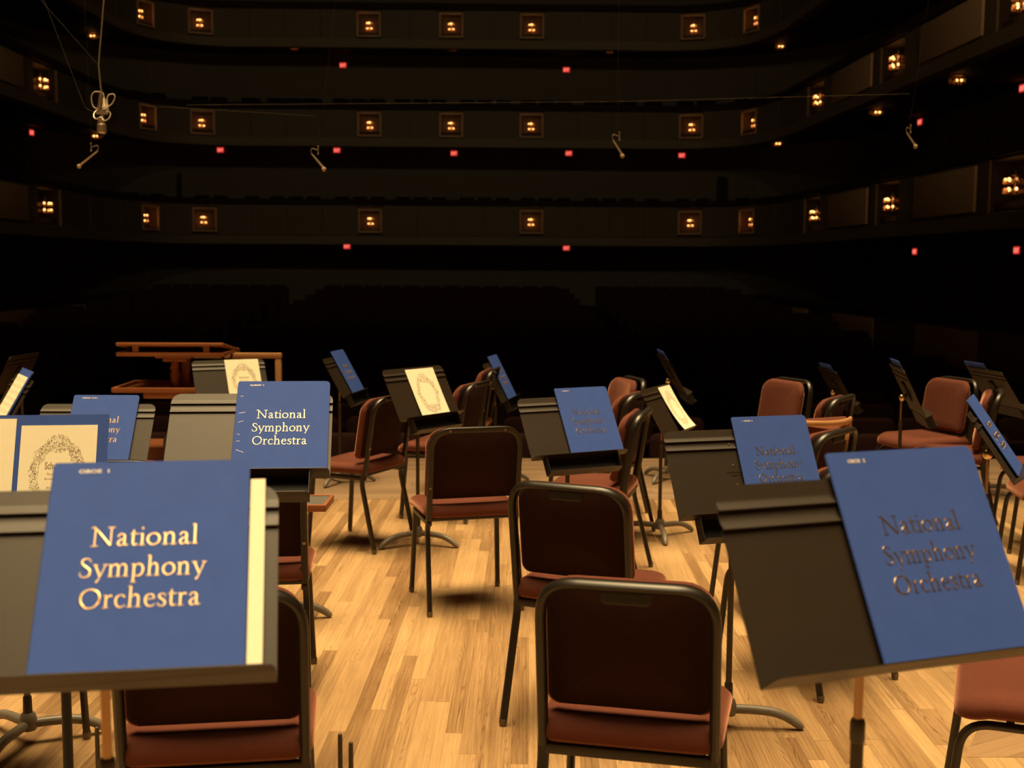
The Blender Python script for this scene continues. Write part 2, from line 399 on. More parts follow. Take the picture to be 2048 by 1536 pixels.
# ------------------------------------------------------------------ the setting: stage and hall
def struct(name, bm, m, smooth=False):
    o = link(name, bm, m, smooth=smooth); o['kind'] = 'structure'; return o
XC = -1.0                                     # the hall's centre line
def slab_poly(bm, pts, z0, z1, mi=0):
    a = [bm.verts.new((x, y, z1)) for x, y in pts]; b = [bm.verts.new((x, y, z0)) for x, y in pts]
    bm.faces.new(a).material_index = mi; bm.faces.new(b[::-1]).material_index = mi
    for k in range(len(pts)):
        j = (k + 1) % len(pts); bm.faces.new((a[j], a[k], b[k], b[j])).material_index = mi
bm = bmesh.new(); slab_poly(bm, [(-11.5, -6), (9.5, -6), (9.5, 8.28), (-11.5, 8.28)], -.12, 0.0); struct('floor', bm, FLOOR)
bm = bmesh.new(); slab_poly(bm, [(-11.5, 8.284), (9.5, 8.284), (9.5, 10.1), (-11.5, 10.1)], -.12, 0.0); struct('floor_apron', bm, APRON)
bm = bmesh.new(); slab_poly(bm, [W2(1.52, 3.86), W2(4.0, 3.86), W2(4.0, 4.62), W2(1.94, 4.62)], -.02, .0012); struct('floor_lift', bm, LIFT)
bm = bmesh.new(); box(bm, (XC, 10.02, -.60), (21, .14, .96)); struct('trim_1', bm, MAHOG)          # stage riser front
bm = bmesh.new(); box(bm, (XC, -6.1, 6), (30, .2, 12)); struct('wall_back', bm, WALLM)
bm = bmesh.new()                              # raked stalls floor in steps of one row
ROW0, PITCH, RISE = 12.0, .95, .047
for k in range(28):
    y0 = 10.1 if k == 0 else ROW0 + PITCH * (k - .5); y1 = ROW0 + PITCH * (k + .5)
    box(bm, (XC, (y0 + y1) / 2, -1.3 + RISE * k / 2), (26, y1 - y0, .6 + RISE * k))
box(bm, (XC, 40.5, -.1), (28, 6.2, .8)); struct('floor_stalls', bm, DARKF)
def hall_path(off=0.0):
    """balcony front in plan, from the left of the stage round to the right; off pushes it outward"""
    half = [(9.75 + off, 6.0), (9.62 + off, 33.0), (9.5 + off, 35.0 + off * .3), (9.0 + off * .8, 36.7 + off * .6), (8.1 + off * .5, 37.6 + off * .9), (7.0 + off * .3, 38.0 + off)]
    left = [(XC - x, y) for x, y in half]; right = [(XC + x, y) for x, y in half][::-1]
    P = [Vector((x, y)) for x, y in left + right]
    out = [P[0], P[1]]
    c = catmull([(*p, 0) for p in P[1:6]], 5); out += [Vector((q.x, q.y)) for q in c[1:]]
    c = catmull([(*p, 0) for p in P[6:11]], 5); out += [Vector((q.x, q.y)) for q in c]
    out.append(P[11]); return out
BASE = hall_path()
CUM = [0.0]
for a, b in zip(BASE[:-1], BASE[1:]): CUM.append(CUM[-1] + (b - a).length)
TOTAL = CUM[-1]
def at_s(s, off=0.0):
    s = min(max(s, 0), TOTAL)
    for i in range(len(BASE) - 1):
        if s <= CUM[i + 1] + 1e-9: break
    t = (s - CUM[i]) / (CUM[i + 1] - CUM[i]); p = BASE[i].lerp(BASE[i + 1], t); d = (BASE[i + 1] - BASE[i]).normalized()
    n = Vector((-d.y, d.x))                   # outward (away from the hall's middle)
    return p + n * off, d, n
def s_near(x, y):
    best = (1e9, 0)
    for k in range(4000):
        s = TOTAL * k / 3999; p, _, _ = at_s(s); q = (p - Vector((x, y))).length
        if q < best[0]: best = (q, s)
    return best[1]
def ribbon(bm, s0, s1, z0, z1, o0, o1, mi=0, caps=True):
    """a bar following the balcony front: from s0 to s1, z0..z1, o0..o1 outward"""
    S = sorted({s0, s1, *[c for c in CUM if s0 < c < s1]})
    prof = []
    for s in S:
        a, _, _ = at_s(s, o0); b, _, _ = at_s(s, o1)
        prof.append([bm.verts.new((a.x, a.y, z0)), bm.verts.new((a.x, a.y, z1)), bm.verts.new((b.x, b.y, z1)), bm.verts.new((b.x, b.y, z0))])
    for p, q in zip(prof[:-1], prof[1:]):
        for k in range(4):
            bm.faces.new((p[k], p[(k + 1) % 4], q[(k + 1) % 4], q[k])).material_index = mi
    if caps: bm.faces.new(prof[0][::-1]).material_index = mi; bm.faces.new(prof[-1]).material_index = mi
TIERS = [dict(led=2.29, p0=2.57, p1=3.49, rail=3.69, fl=2.75, lz=2.98), dict(led=5.31, p0=5.57, p1=6.42, rail=6.64, fl=5.78, lz=6.0), dict(led=8.30, p0=8.58, p1=9.45, rail=9.67, fl=8.78, lz=8.98)]
BACKX = {0: [-8.73, -3.55, 1.50, 6.53], 1: [-8.73, -3.55, -1.02, 1.48, 6.5], 2: [-8.73, -3.55, -1.02, 1.48, 6.5]}
CORN = [s_near(-9.75, 36.55), s_near(7.75, 36.55)]
SIDE = [(8.6, 31.6), (8.6, 25.8), (8.6, 19.9), (-10.6, 30.0), (-10.6, 24.2), (-10.6, 18.4)]
NICHES = {}
for k, T in enumerate(TIERS):
    L = [(s_near(x, 38), .39, 'frame') for x in BACKX[k]] + [(s, .39, 'corner') for s in CORN] + [(s_near(x, y), .75, 'side') for x, y in SIDE]
    NICHES[k] = sorted(L)
    bm = bmesh.new(); gaps = [(s - h, s + h) for s, h, _ in NICHES[k]]
    edges = [0.5] + [v for g in gaps for v in g] + [TOTAL - .5]
    for a, b in zip(edges[0::2], edges[1::2]):
        if b - a < .02: continue
        n = max(1, round((b - a) / 1.15)); w = (b - a) / n
        for i in range(n):                    # upright panels with shadow gaps
            ribbon(bm, a + i * w + .012, a + (i + 1) * w - .012, T['p0'], T['p1'], -.0 if i % 2 else -.015, .12)
        ribbon(bm, a, b, T['p0'] - .02, T['p1'] + .02, .05, .14)
    struct('trim_%d' % (2 + 3 * k), bm, FASCIA)
    bm = bmesh.new(); ribbon(bm, .3, TOTAL - .3, T['led'], T['led'] + .26, -.14, .16); struct('trim_%d' % (3 + 3 * k), bm, LEDGE)
    bm = bmesh.new(); ribbon(bm, .3, TOTAL - .3, T['p1'] + .03, T['rail'], -.05, .22); struct('trim_%d' % (4 + 3 * k), bm, RAILM)
    bm = bmesh.new(); ribbon(bm, .3, TOTAL - .3, T['fl'] - .12, T['fl'], .1, 3.6); struct('ceiling_%d' % (k + 1), bm, SOFFIT)
levels = [(-.9, 2.63), (2.75, 5.66), (5.78, 8.66), (8.78, 13.0)]
for k, (z0, z1) in enumerate(levels):
    bm = bmesh.new(); ribbon(bm, .3, TOTAL - .3, z0, z1, 3.4, 3.55)
    for i in range(34):                       # shallow pilasters on the rear wall
        s = 2 + i * (TOTAL - 4) / 33; ribbon(bm, s - .09, s + .09, z0, z1, 3.34, 3.42)
    struct('wall_rear_%d' % (k + 1), bm, WALLM)
bm = bmesh.new(); box(bm, (XC, 24, 13.1), (34, 50, .2)); struct('ceiling', bm, SOFFIT)
bm = bmesh.new(); box(bm, (XC, 1.8, 11.9), (26, 16, .2)); struct('ceiling_stage', bm, SOFFIT)
for sx, nm in ((-1, 'left'), (1, 'right')):   # stage side walls, and the parapets of the side boxes
    bm = bmesh.new(); box(bm, (XC + sx * 13.4, 2, 6), (.2, 16, 12)); struct('wall_' + nm, bm, WALLM)
    bm = bmesh.new(); box(bm, (XC + sx * 8.75, 23.0, .10), (.12, 22, 1.2)); struct('wall_parapet_' + nm, bm, FASCIA)
    bm = bmesh.new(); box(bm, (XC + sx * 8.75, 23.0, .80), (.24, 22.1, .18), bev=.03); struct('trim_rail_' + nm, bm, RAILM)
# four dark doorways in the rear wall of the first balcony
for k, x in enumerate((-12.1, -10.48, 8.29, 9.74)):
    s = s_near(x, 38) if abs(x - XC) < 8 else None
    bm = bmesh.new()
    p = Vector((x, 41.3)); box(bm, (x, 40.9, 3.72), (.78, .12, 1.94)); box(bm, (x, 40.83, 3.72), (.66, .03, 1.8))
    struct('door_%d' % (k + 1), bm, DOORM)

# ---------------------------------------------------------------- lamps in the balcony fronts
def lantern_parts(root, sc=1.0, bulbs=((0, 0),), tiers=2, dim=False, energy=3.0, big=False):
    """local frame: origin at the lamp's middle, +y outward into the niche, hall side is -y"""
    bm = bmesh.new()
    lathe(bm, [(.0, .23 * sc), (.012 * sc, .22 * sc), (.012 * sc, .16 * sc), (.06 * sc, .15 * sc), (.065 * sc, .135 * sc), (.012 * sc, .13 * sc), (.012 * sc, -.15 * sc), (.05 * sc, -.16 * sc), (.0, -.19 * sc)], seg=10)
    box(bm, (0, .10 * sc, .0), (.03 * sc, .20 * sc, .03 * sc))
    link('bracket', bm, BRASS, root)
    rows = [.075 * sc, -.085 * sc] if tiers == 2 else [0.0]
    for i, z in enumerate(rows):
        for k in range(3 if not big else 4):
            a = R((-150, -90, -30)[k] if not big else (-165, -115, -65, -15)[k]); rr = (.075 if not big else .15) * sc
            bm = bmesh.new(); ball(bm, (rr * math.cos(a), rr * math.sin(a), z), (.021 if not big else .024) * sc, 8)
            on = (k + i) % 3 != 2 if not big else (k + i * 2) % 4 in (1, 2, 0)
            link('bulb', bm, BULB if on else BULBD, root)
    bm = bmesh.new()                          # hanging crystal rods round the bulbs
    for k in range(14 if not big else 22):
        a = 2 * math.pi * k / (14 if not big else 22); rr = (.11 if not big else .22) * sc
        for z in (.05 * sc, -.11 * sc):
            lathe(bm, [(.0, z + .045 * sc), (.009 * sc, z + .02 * sc), (.009 * sc, z - .03 * sc), (.0, z - .05 * sc)], (rr * math.cos(a), rr * math.sin(a) * .8, 0), 5)
    link('crystal_drops', bm, CRYST, root)['kind'] = 'stuff'
    l = bpy.data.lights.new('lamp_glow', 'POINT'); l.energy = energy; l.color = (1.0, .33, .08); l.shadow_soft_size = .04
    o = bpy.data.objects.new('lamp_glow', l); COL.objects.link(o); o.parent = root; o.location = (0, -.18 * sc if not big else -.27 * sc, .0)
def niche(s, half, kind, T, label):
    p, d, n = at_s(s, 0.0)
    root = empty('niche_lamp', label, 'lamp', (p.x, p.y, T['lz'] - .40), math.atan2(d.y, d.x), 'lamps in the balcony fronts')
    # local: x along the front, y outward, z up from the niche's sill
    h = (T['p1'] - T['p0']) / 2 + .0; zc = (T['p0'] + T['p1']) / 2 - (T['lz'] - .40)
    dep = .42
    bm = bmesh.new()
    box(bm, (0, dep, zc), (2 * half, .03, 2 * h))
    link('back_panel', bm, WARMW if kind != 'side' else NICHED, root, smooth=False)
    for sx in (-1, 1):
        bm = bmesh.new(); box(bm, (sx * (half - .012), dep / 2 + .02, zc), (.024, dep - .04, 2 * h)); link('side_panel', bm, WARMW if kind != 'side' else NICHED, root, smooth=False)
    for sz, nm in ((-1, 'sill'), (1, 'head')):
        bm = bmesh.new(); box(bm, (0, dep / 2 + .02, zc + sz * (h - .012)), (2 * half - .05, dep - .04, .024)); link(nm, bm, FASCIA, root, smooth=False)
    if kind != 'side':
        bm = bmesh.new(); b = .055; o = .375
        for sx in (-1, 1): box(bm, (sx * (o - b / 2), -.02, zc), (b, .05, 2 * o), bev=.008)
        for sz in (-1, 1): box(bm, (0, -.02, zc + sz * (o - b / 2)), (2 * o - 2 * b, .05, b), bev=.008)
        link('frame', bm, FRAMEW, root)
    lamp = empty('lamp', None, None, (0, .20 if kind != 'side' else .12, zc)); lamp.parent = root
    if kind == 'side': lantern_parts(lamp, 1.0, big=True, energy=.28)
    else: lantern_parts(lamp, 1.0, energy=.15)
    return root
ORD = ['first', 'second', 'third']
for k, T in enumerate(TIERS):
    nb = 0; names5 = {4: ['far left', 'left of centre', 'right of centre', 'far right'], 5: ['far left', 'left of centre', 'middle', 'right of centre', 'far right']}
    ns = 0; lefts = 0
    for s, h, kind in NICHES[k]:
        p, _, _ = at_s(s)
        if kind == 'frame':
            where = names5[len(BACKX[k])][nb]; nb += 1
            lab = 'square framed lamp niche %s on the rear front of the %s balcony' % (where, ORD[k])
        elif kind == 'corner':
            lab = 'lamp niche at the %s rear corner of the %s balcony' % ('left' if p.x < XC else 'right', ORD[k])
        else:
            i = ['rear', 'middle', 'front'][[abs(p.y - q) < 2.5 for q in ((31.6, 25.8, 19.9) if p.x > XC else (30, 24.2, 18.4))].index(True)]
            lab = 'crystal lamp on the %s wall front of the %s balcony, %s one of three' % ('left' if p.x < XC else 'right', ORD[k], i)
            if k == 2 and p.y < 29: continue
        niche(s, h, kind, T, lab)
    # crystal ceiling fittings below each balcony
SOFFL = [(-6.05, 39.3), (-1.0, 39.3), (4.03, 39.3), (9.3, 38.4), (9.9, 30.6), (9.9, 25.4), (-11.9, 37.8)]
WHERE = ['left of centre at the rear', 'over the centre of the rear', 'right of centre at the rear', 'in the right rear corner', 'over the right side, further one', 'over the right side, nearer one', 'in the left rear corner']
for k, T in enumerate(TIERS):
    for (x, y), wv in zip(SOFFL, WHERE):
        z = T['fl'] - .12
        root = empty('ceiling_fitting', 'small crystal ceiling light below the %s balcony, %s' % (ORD[k], wv), 'ceiling light', (x, y, z), 0, 'crystal ceiling lights below the balconies')
        bm = bmesh.new(); lathe(bm, [(.0, 0), (.16, -.0), (.17, -.03), (.05, -.05), (.0, -.05)], seg=14); link('rose', bm, BRASS, root)
        bm = bmesh.new()
        for q in range(12):
            a = 2 * math.pi * q / 12; lathe(bm, [(0, -.06), (.012, -.09), (.012, -.14), (0, -.18)], (.16 * math.cos(a), .16 * math.sin(a), 0), 5)
        for q in range(7):
            a = 2 * math.pi * q / 7; lathe(bm, [(0, -.10), (.012, -.13), (.012, -.17), (0, -.21)], (.08 * math.cos(a), .08 * math.sin(a), 0), 5)
        link('crystal_drops', bm, CRYST, root)['kind'] = 'stuff'
        for q in range(2 if k else 1):
            bm = bmesh.new(); ball(bm, (-.05 + .1 * q, -.10, -.12), .022, 8); link('bulb', bm, (BULB if k else BULBD), root)
        l = bpy.data.lights.new('lamp_glow', 'POINT'); l.energy = .10 if k else .02; l.color = (1.0, .40, .12); l.shadow_soft_size = .05
        o = bpy.data.objects.new('lamp_glow', l); COL.objects.link(o); o.parent = root; o.location = (0, 0, -.26)
# exit signs
def exit_sign(x, y, z, rz, label):
    root = empty('exit_sign', label, 'exit sign', (x, y, z), rz, 'red exit signs')
    bm = bmesh.new(); box(bm, (0, .03, 0), (.245, .06, .185), bev=.008); link('housing', bm, DOORM, root)
    bm = bmesh.new(); box(bm, (0, -.004, 0), (.225, .012, .165)); link('face', bm, SIGNR, root)
    bm = text_bm('EXIT', .14, .18, .002, .002)
    for v in bm.verts: v.co = Vector((v.co.x - .09, -.014 - v.co.z, v.co.y - .05))
    link('letters', bm, SIGNL, root, smooth=False)
for x, z, t, w_ in [(-4.72, 8.31, 'third', 'left'), (2.78, 8.23, 'third', 'right'), (-8.86, 5.48, 'second', 'far left'), (-4.95, 5.50, 'second', 'left of centre'), (-1.0, 5.43, 'second', 'middle'), (2.89, 5.46, 'second', 'right of centre'),
                    (6.74, 5.42, 'second', 'far right'), (-4.64, 2.28, 'first', 'left'), (2.84, 2.27, 'first', 'right')]:
    exit_sign(x, 41.25, z, 0, 'red exit sign on the rear wall below the %s balcony, %s' % (t, w_))
for x, y, z, t, w_ in [(11.6, 38.2, 8.82, 'third', 'farthest'), (11.6, 26.1, 5.51, 'second', 'nearest'), (11.6, 32.2, 5.51, 'second', 'middle'), (11.6, 38.2, 5.48, 'second', 'farthest'), (11.6, 32.2, 2.09, 'first', 'farther'), (11.6, 26.0, 2.04, 'first', 'nearer')]:
    exit_sign(x, y, z, R(-82), 'red exit sign on the right wall below the %s balcony, %s' % (t, w_))
for z, t in ((8.79, 'third'), (5.5, 'second')):
    exit_sign(-13.4, 36.5, z, R(78), 'red exit sign on the left wall below the %s balcony' % t)
# tan acoustic panels on the fronts of the right-hand boxes, and their twins on the left
def tan_panel(x, y0, y1, z0, z1, label):
    bm = bmesh.new(); box(bm, (x, (y0 + y1) / 2, (z0 + z1) / 2), (.05, y1 - y0, z1 - z0), bev=.01)
    o = link('acoustic_panel', bm, PANELT); tag(o, label, 'wall panel', 'tan panels along the side balconies')
for sx, nm in ((1, 'right'), (-1, 'left')):
    xx = XC + sx * 9.56
    for (y0, y1), w_ in (((26.9, 29.9), 'farther'), ((21.0, 24.0), 'nearer'), ((15.0, 18.2), 'nearest to the stage')) if sx > 0 else (((25.4, 28.4), 'farther'), ((19.6, 22.6), 'nearer'), ((14.0, 17.0), 'nearest to the stage')):
        tan_panel(xx + sx * .01 * (30 - y0) * .3, y0, y1, 2.62, 3.42, 'tan fabric panel on the %s side of the first balcony, %s' % (nm, w_))
        tan_panel(xx + sx * .01 * (30 - y0) * .3, y0, y1, 5.63, 6.36, 'tan fabric panel on the %s side of the second balcony, %s' % (nm, w_))
    for (y0, y1), w_ in (((28.2, 31.0), 'farthest'), ((23.4, 26.1), 'middle'), ((18.4, 21.0), 'nearest')):
        tan_panel(XC + sx * 8.655, y0, y1, .05, .66, 'tan panel on the %s parapet beside the stalls, %s' % (nm, w_))
# one small white work light on the third balcony
bm = bmesh.new(); ball(bm, (2.30, 38.6, 9.66), .035, 8); o = link('work_light', bm, BULB); tag(o, 'tiny bright lamp shining above the third balcony rail', 'lamp')

# ---------------------------------------------------------------- stalls seating
def theatre_seat():
    root = empty('theater_seat', '', 'theater seat')
    bm = bmesh.new(); cushion(bm, .50, .56, .09, (.03, .03, .09, .09), lambda a, b, c: Vector((a, -c + b * .14 + .05, .66 + b)), crown=.012); link('backrest', bm, SEATR, root)
    bm = bmesh.new(); cushion(bm, .46, .40, .10, (.05, .05, .05, .05), lambda a, b, c: Vector((a, -.10 - c - b * .25, .56 + b * .8)), crown=.01); link('seat', bm, SEATR, root)
    for sx in (-1, 1):
        bm = bmesh.new(); box(bm, (sx * .265, -.06, .34), (.04, .34, .60), bev=.012); link('arm_frame', bm, SEATB, root, smooth=False)
    return root
spots = []
for r in range(25):
    y = ROW0 + PITCH * r; z = -1.0 + RISE * r
    for blk, x0, x1 in (('left', -9.4, -5.55), ('centre', -4.5, 2.35), ('right', 3.35, 7.2)):
        n = int((x1 - x0) / .55)
        for i in range(n):
            x = x0 + (x1 - x0) * (i + .5) / n + (.12 if r % 2 else -.12)
            c = (x * math.cos(TH) - y * math.sin(TH)) / y
            spots.append((r, y, x, z, blk, abs(c) < .445))
vis = [s for s in spots if s[5]]
near = sorted(vis)[:300]
proto = theatre_seat(); first = True
NUM = ['front', 'second', 'third', 'fourth', 'fifth', 'sixth', 'seventh', 'eighth', 'ninth', 'tenth', 'eleventh', 'twelfth', 'thirteenth', 'fourteenth', 'fifteenth']
for r, y, x, z, blk, _ in near:
    o = proto if first else copy_tree(proto); first = False
    o.location = (x, y, z)
    tag(o, 'unlit dark red theater seat in the %s row of the %s block of stalls' % (NUM[r], blk), 'theater seat', 'stalls seats, %s row, %s block' % (NUM[r], blk))
keep = set(near); bm = bmesh.new()
for s in vis:
    if s in keep: continue
    r, y, x, z, blk, _ = s
    box(bm, (x, y + .07, z + .66), (.50, .09, .56), Matrix.Rotation(R(-8), 3, 'X'), bev=.03); box(bm, (x, y - .12, z + .55), (.46, .10, .36))
o = link('theater_seat_rows', bm, SEATR, smooth=False); tag(o, 'rows of dark red seats far back in the unlit stalls', 'theater seats', kind='stuff')
# balcony chairs showing as dark backs above the rails
def balcony_chair():
    bm = bmesh.new(); box(bm, (0, 0, .78), (.46, .07, .52), bev=.03); box(bm, (0, -.22, .46), (.46, .44, .09), bev=.03)
    for sx in (-1, 1):
        for y in (-.38, 0): box(bm, (sx * .2, y, .21), (.03, .03, .42))
    return link('balcony_chair', bm, BALSEAT, smooth=False)
bp = balcony_chair(); first = True
for k, zoff, offs in ((0, .06, [1.4]), (1, .10, [1.1, 2.0])):
    T = TIERS[k]
    for j, of in enumerate(offs):
        c0 = s_near(-1.0, 38)
        for g in range(-4, 4):
            for i in range(6):
                s = c0 + (g + .5) * 4.05 + (i - 2.5) * .58 + (.12 if i > 2 else -.12)
                p, d, n = at_s(s, of)
                o = bp if first else bp.copy()
                if not first: COL.objects.link(o)
                first = False
                o.location = (p.x, p.y, T['fl'] + zoff + .1 * j - .0); o.rotation_euler = (0, 0, math.atan2(d.y, d.x))
                tag(o, 'black chair back above the rail of the %s balcony, %s half%s' % (ORD[k], 'left' if g < 0 else 'right', ', rear row' if j else ''), 'chair', 'dark chairs on the %s balcony, %s half, row %d' % (ORD[k], 'left' if g < 0 else 'right', j + 1))
# brass rail in front of the centre block and the small lit edges of the right aisle steps
root = empty('aisle_rail', 'short brass handrail standing before the centre stalls seats', 'rail', (1.25, 18.6, -.72), 0)
bm = bmesh.new(); tube(bm, [(-.42, 0, .62), (.42, 0, .64)], .018, 8); link('handrail', bm, BRASS, root)
for x in (-.40, .40):
    bm = bmesh.new(); tube(bm, [(x, 0, 0), (x, 0, .62)], .014, 8); link('post', bm, SEATB, root)
for i, y in enumerate((31.5, 28.2, 24.6, 21.2)):
    bm = bmesh.new(); box(bm, (2.86, y, -1.0 + RISE * (y - 12) / PITCH + .035), (.42, .05, .03)); o = link('step_edge', bm, BRASS, smooth=False)
    tag(o, 'brass step edge on the right aisle, %s from the stage' % ['farthest', 'third', 'second', 'nearest'][i], 'step edge', 'step edges of the right aisle')

# ------------------------------------------------------------------ orchestra chairs
def chair(kind):
    """origin on the floor, faces +y. kind 'round': bent oval tube; 'square': square tube with bolted back"""
    root = empty('orchestra_chair', '', 'chair')
    hw = .211
    lean = lambda z: -.165 - .16 * max(z - .45, 0)          # back posts lean away from the sitter
    def backp(a, b, c):                                      # a across, b up, c towards the sitter
        z = .705 + b
        return Vector((a, lean(z) + .012 + c - .06 * (a / .2) ** 2 * 0 + .028 * (a / .21) ** 2, z))
    # upholstered back
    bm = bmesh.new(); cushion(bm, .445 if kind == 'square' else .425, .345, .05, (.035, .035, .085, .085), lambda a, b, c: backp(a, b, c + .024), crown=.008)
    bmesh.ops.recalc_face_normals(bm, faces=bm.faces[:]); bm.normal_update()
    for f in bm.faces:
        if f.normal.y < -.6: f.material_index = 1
    link('backrest', bm, [FABRIC, FABSHADE], root)
    # back frame
    bm = bmesh.new()
    pts = [(-hw, lean(.44), .44), (-hw, lean(.88), .875), (hw, lean(.88), .875), (hw, lean(.44), .44)]
    P = fillet(pts, .10, 8)
    P = [Vector((p.x, p.y + .028 * (p.x / .21) ** 2 - .028, p.z)) for p in P]
    if kind == 'square': tube(bm, P, .0135, 12, ry=.0105, up=(0, 1, 0.15), square=True)
    else: tube(bm, P, .0135, 12, ry=.0195, up=(0, 1, .15))
    bf = link('back_frame', bm, FRAME, root)
    if kind == 'square':
        for (x, z) in ((-.13, .872), (.13, .872), (-hw, .60), (hw, .60)):
            bm = bmesh.new(); lathe(bm, [(.0065, 0), (.006, .003), (0, .004)], (x, lean(z) - .028 + .028 * (x / .21) ** 2 - .0125, z), 8, axis=(0, -1, .1)); link('bolt', bm, SCREW, bf)
    else:
        bm = bmesh.new(); cushion(bm, .125, .038, .014, (.016, .016, .008, .008), lambda a, b, c: Vector((a, lean(.845) - .014 + c, .845 + b))); link('slot_shade', bm, RUBBER, root)  # black pad painted in for the shade of the handle cut-out
    # seat
    def seatp(a, b, c):
        y = .035 + b; t = (b + .225) / .45
        z = .475 + c * (1.0 if c > 0 else .75) - .030 * max(t - .78, 0) / .22 - .012 * math.sin(math.pi * min(max(t, 0), 1)) * (1 if c > 0 else 0) + .010 * (1 - min(1, abs(a) / .2)) * (-1 if c > 0 else 0)
        return Vector((a * (1.0 + .04 * t), y, z))
    bm = bmesh.new(); cushion(bm, .462, .455, .085 if kind == 'round' else .075, (.06, .06, .09, .09), seatp, edge=.55, crown=.006); link('seat', bm, FABRIC, root)
    r = .0125
    for sx in (-1, 1):
        # rear leg continues the back post
        bm = bmesh.new()
        if kind == 'round': P = fillet([(sx * hw, lean(.46), .46), (sx * hw, -.165, .40), (sx * .222, -.262, .012)], .06, 6); tube(bm, P, .0125, 10, ry=.015, up=(1, 0, 0))
        else: P = fillet([(sx * hw, -.165, .47), (sx * .214, -.145, .40), (sx * .222, -.232, .012)], .05, 6); tube(bm, P, .0115, 12, ry=.0115, up=(0, 1, 0), square=True)
        lg = link('leg', bm, FRAME, root)
        bm = bmesh.new(); e = P[-1]; lathe(bm, [(.014, .014), (.0145, .006), (.012, -.012)], e, 10); link('glide', bm, GLIDE, lg)
        bm = bmesh.new()
        if kind == 'round': P = fillet([(sx * .205, -.16, .425), (sx * .208, .238, .425), (sx * .222, .282, .012)], .075, 8); tube(bm, P, .0125, 10, ry=.0125)
        else: P = [(sx * .206, .185, .435), (sx * .222, .218, .012)]; tube(bm, P, .0115, 12, square=True, up=(0, 1, 0))
        lg = link('leg', bm, FRAME, root); e = Vector(P[-1])
        bm = bmesh.new(); lathe(bm, [(.014, .014), (.0145, .006), (.012, -.012)], e, 10); link('glide', bm, GLIDE, lg)
    bm = bmesh.new()
    if kind == 'square':
        box(bm, (0, -.165, .446), (2 * hw, .020, .018), bev=.003)
        box(bm, (0, .185, .425), (2 * hw, .022, .024), bev=.004)
        for sx in (-1, 1): box(bm, (sx * .208, .01, .425), (.022, .36, .024), bev=.004)
    else:
        box(bm, (0, -.165, .43), (2 * hw, .022, .028), bev=.004)
        box(bm, (0, .12, .43), (2 * hw - .01, .02, .018))
    link('seat_frame', bm, FRAME, root)
    return root
CH = [
 ('round', .326, 3.003, -.225, 'rust red chair seen from behind, nearest one in the middle foreground'),
 ('round', .284, 4.262, -.421, 'rust red chair turned slightly right, second from the front in the middle'),
 ('square', -.225, 5.72, .27, 'black-framed chair with bolted back and red rim standing alone in centre floor'),
 ('round', -.724, 2.90, .15, 'chair half hidden below the big music stand in the left foreground'),
 ('square', -1.0, 4.53, .12, 'bolted-back chair below the clarinet stand, only its right side showing'),
 ('square', -.888, 6.95, 1.13, 'red chair turned left behind the clarinet folder, seat sunlit by the stage lamps'),
 ('square', -.43, 7.75, 1.22, 'chair back with black frame just right of the engraved score'),
 ('square', -.365, 8.75, 1.42, 'narrow chair back seen edge-on below the slim blue folder in the centre'),
 ('round', .588, 7.977, 1.85, 'red chair facing left, farthest of the three behind the first violin folder'),
 ('round', .548, 7.20, 1.12, 'red chair seen from behind, middle of the three behind the first violin folder'),
 ('round', .452, 6.25, 1.32, 'red chair nearest of the three behind the first violin folder, seat below its tray'),
 ('round', 1.665, 7.912, 2.0, 'red chair facing the camera above the right-hand violin folder'),
 ('round', 1.729, 7.074, 1.0, 'red chair with pale rail, back towards camera, before a wooden chair'),
 ('round', 1.315, 5.62, .9, 'chair whose curved top rail rises behind the right-hand violin folder'),
 ('round', 2.815, 8.075, 1.9, 'red chair with lit seat facing left at the far right, behind a stand'),
 ('round', 2.762, 7.402, 1.2, 'red chair seen edge-on from behind at the far right beside a blue folder'),
 ('round', 3.17, 6.93, 1.42, 'chair at the right edge with only the front of its seat in view, farther one'),
 ('round', 2.93, 6.25, 1.42, 'chair at the right edge below the blue folder, seat front and legs in view'),
 ('round', 1.50, 3.19, 1.2, 'chair in the bottom right corner with bent front leg'),
 ('round', 1.194, 4.705, .62, 'chair hidden behind the large right-hand stand, bent leg and rear foot showing'),
 ('square', -1.43, 5.8, .1, 'dark chair back peeping out left of the clarinet stand'),
 ('square', -1.55, 4.72, .05, 'dark chair top rail peeping out below the left blue folder'),
 ('round', -1.6, 3.65, .25, 'chair at the lower left edge, one slanted leg showing under the stand'),
]
PROT = {}
for kind, x, y, psi, lab in CH:
    if kind not in PROT: PROT[kind] = chair(kind); o = PROT[kind]
    else: o = copy_tree(PROT[kind])
    o.location = W3(x, y, 0); o.rotation_euler = (0, 0, psi - TH)
    tag(o, lab, 'chair', 'orchestra chairs on the stage')

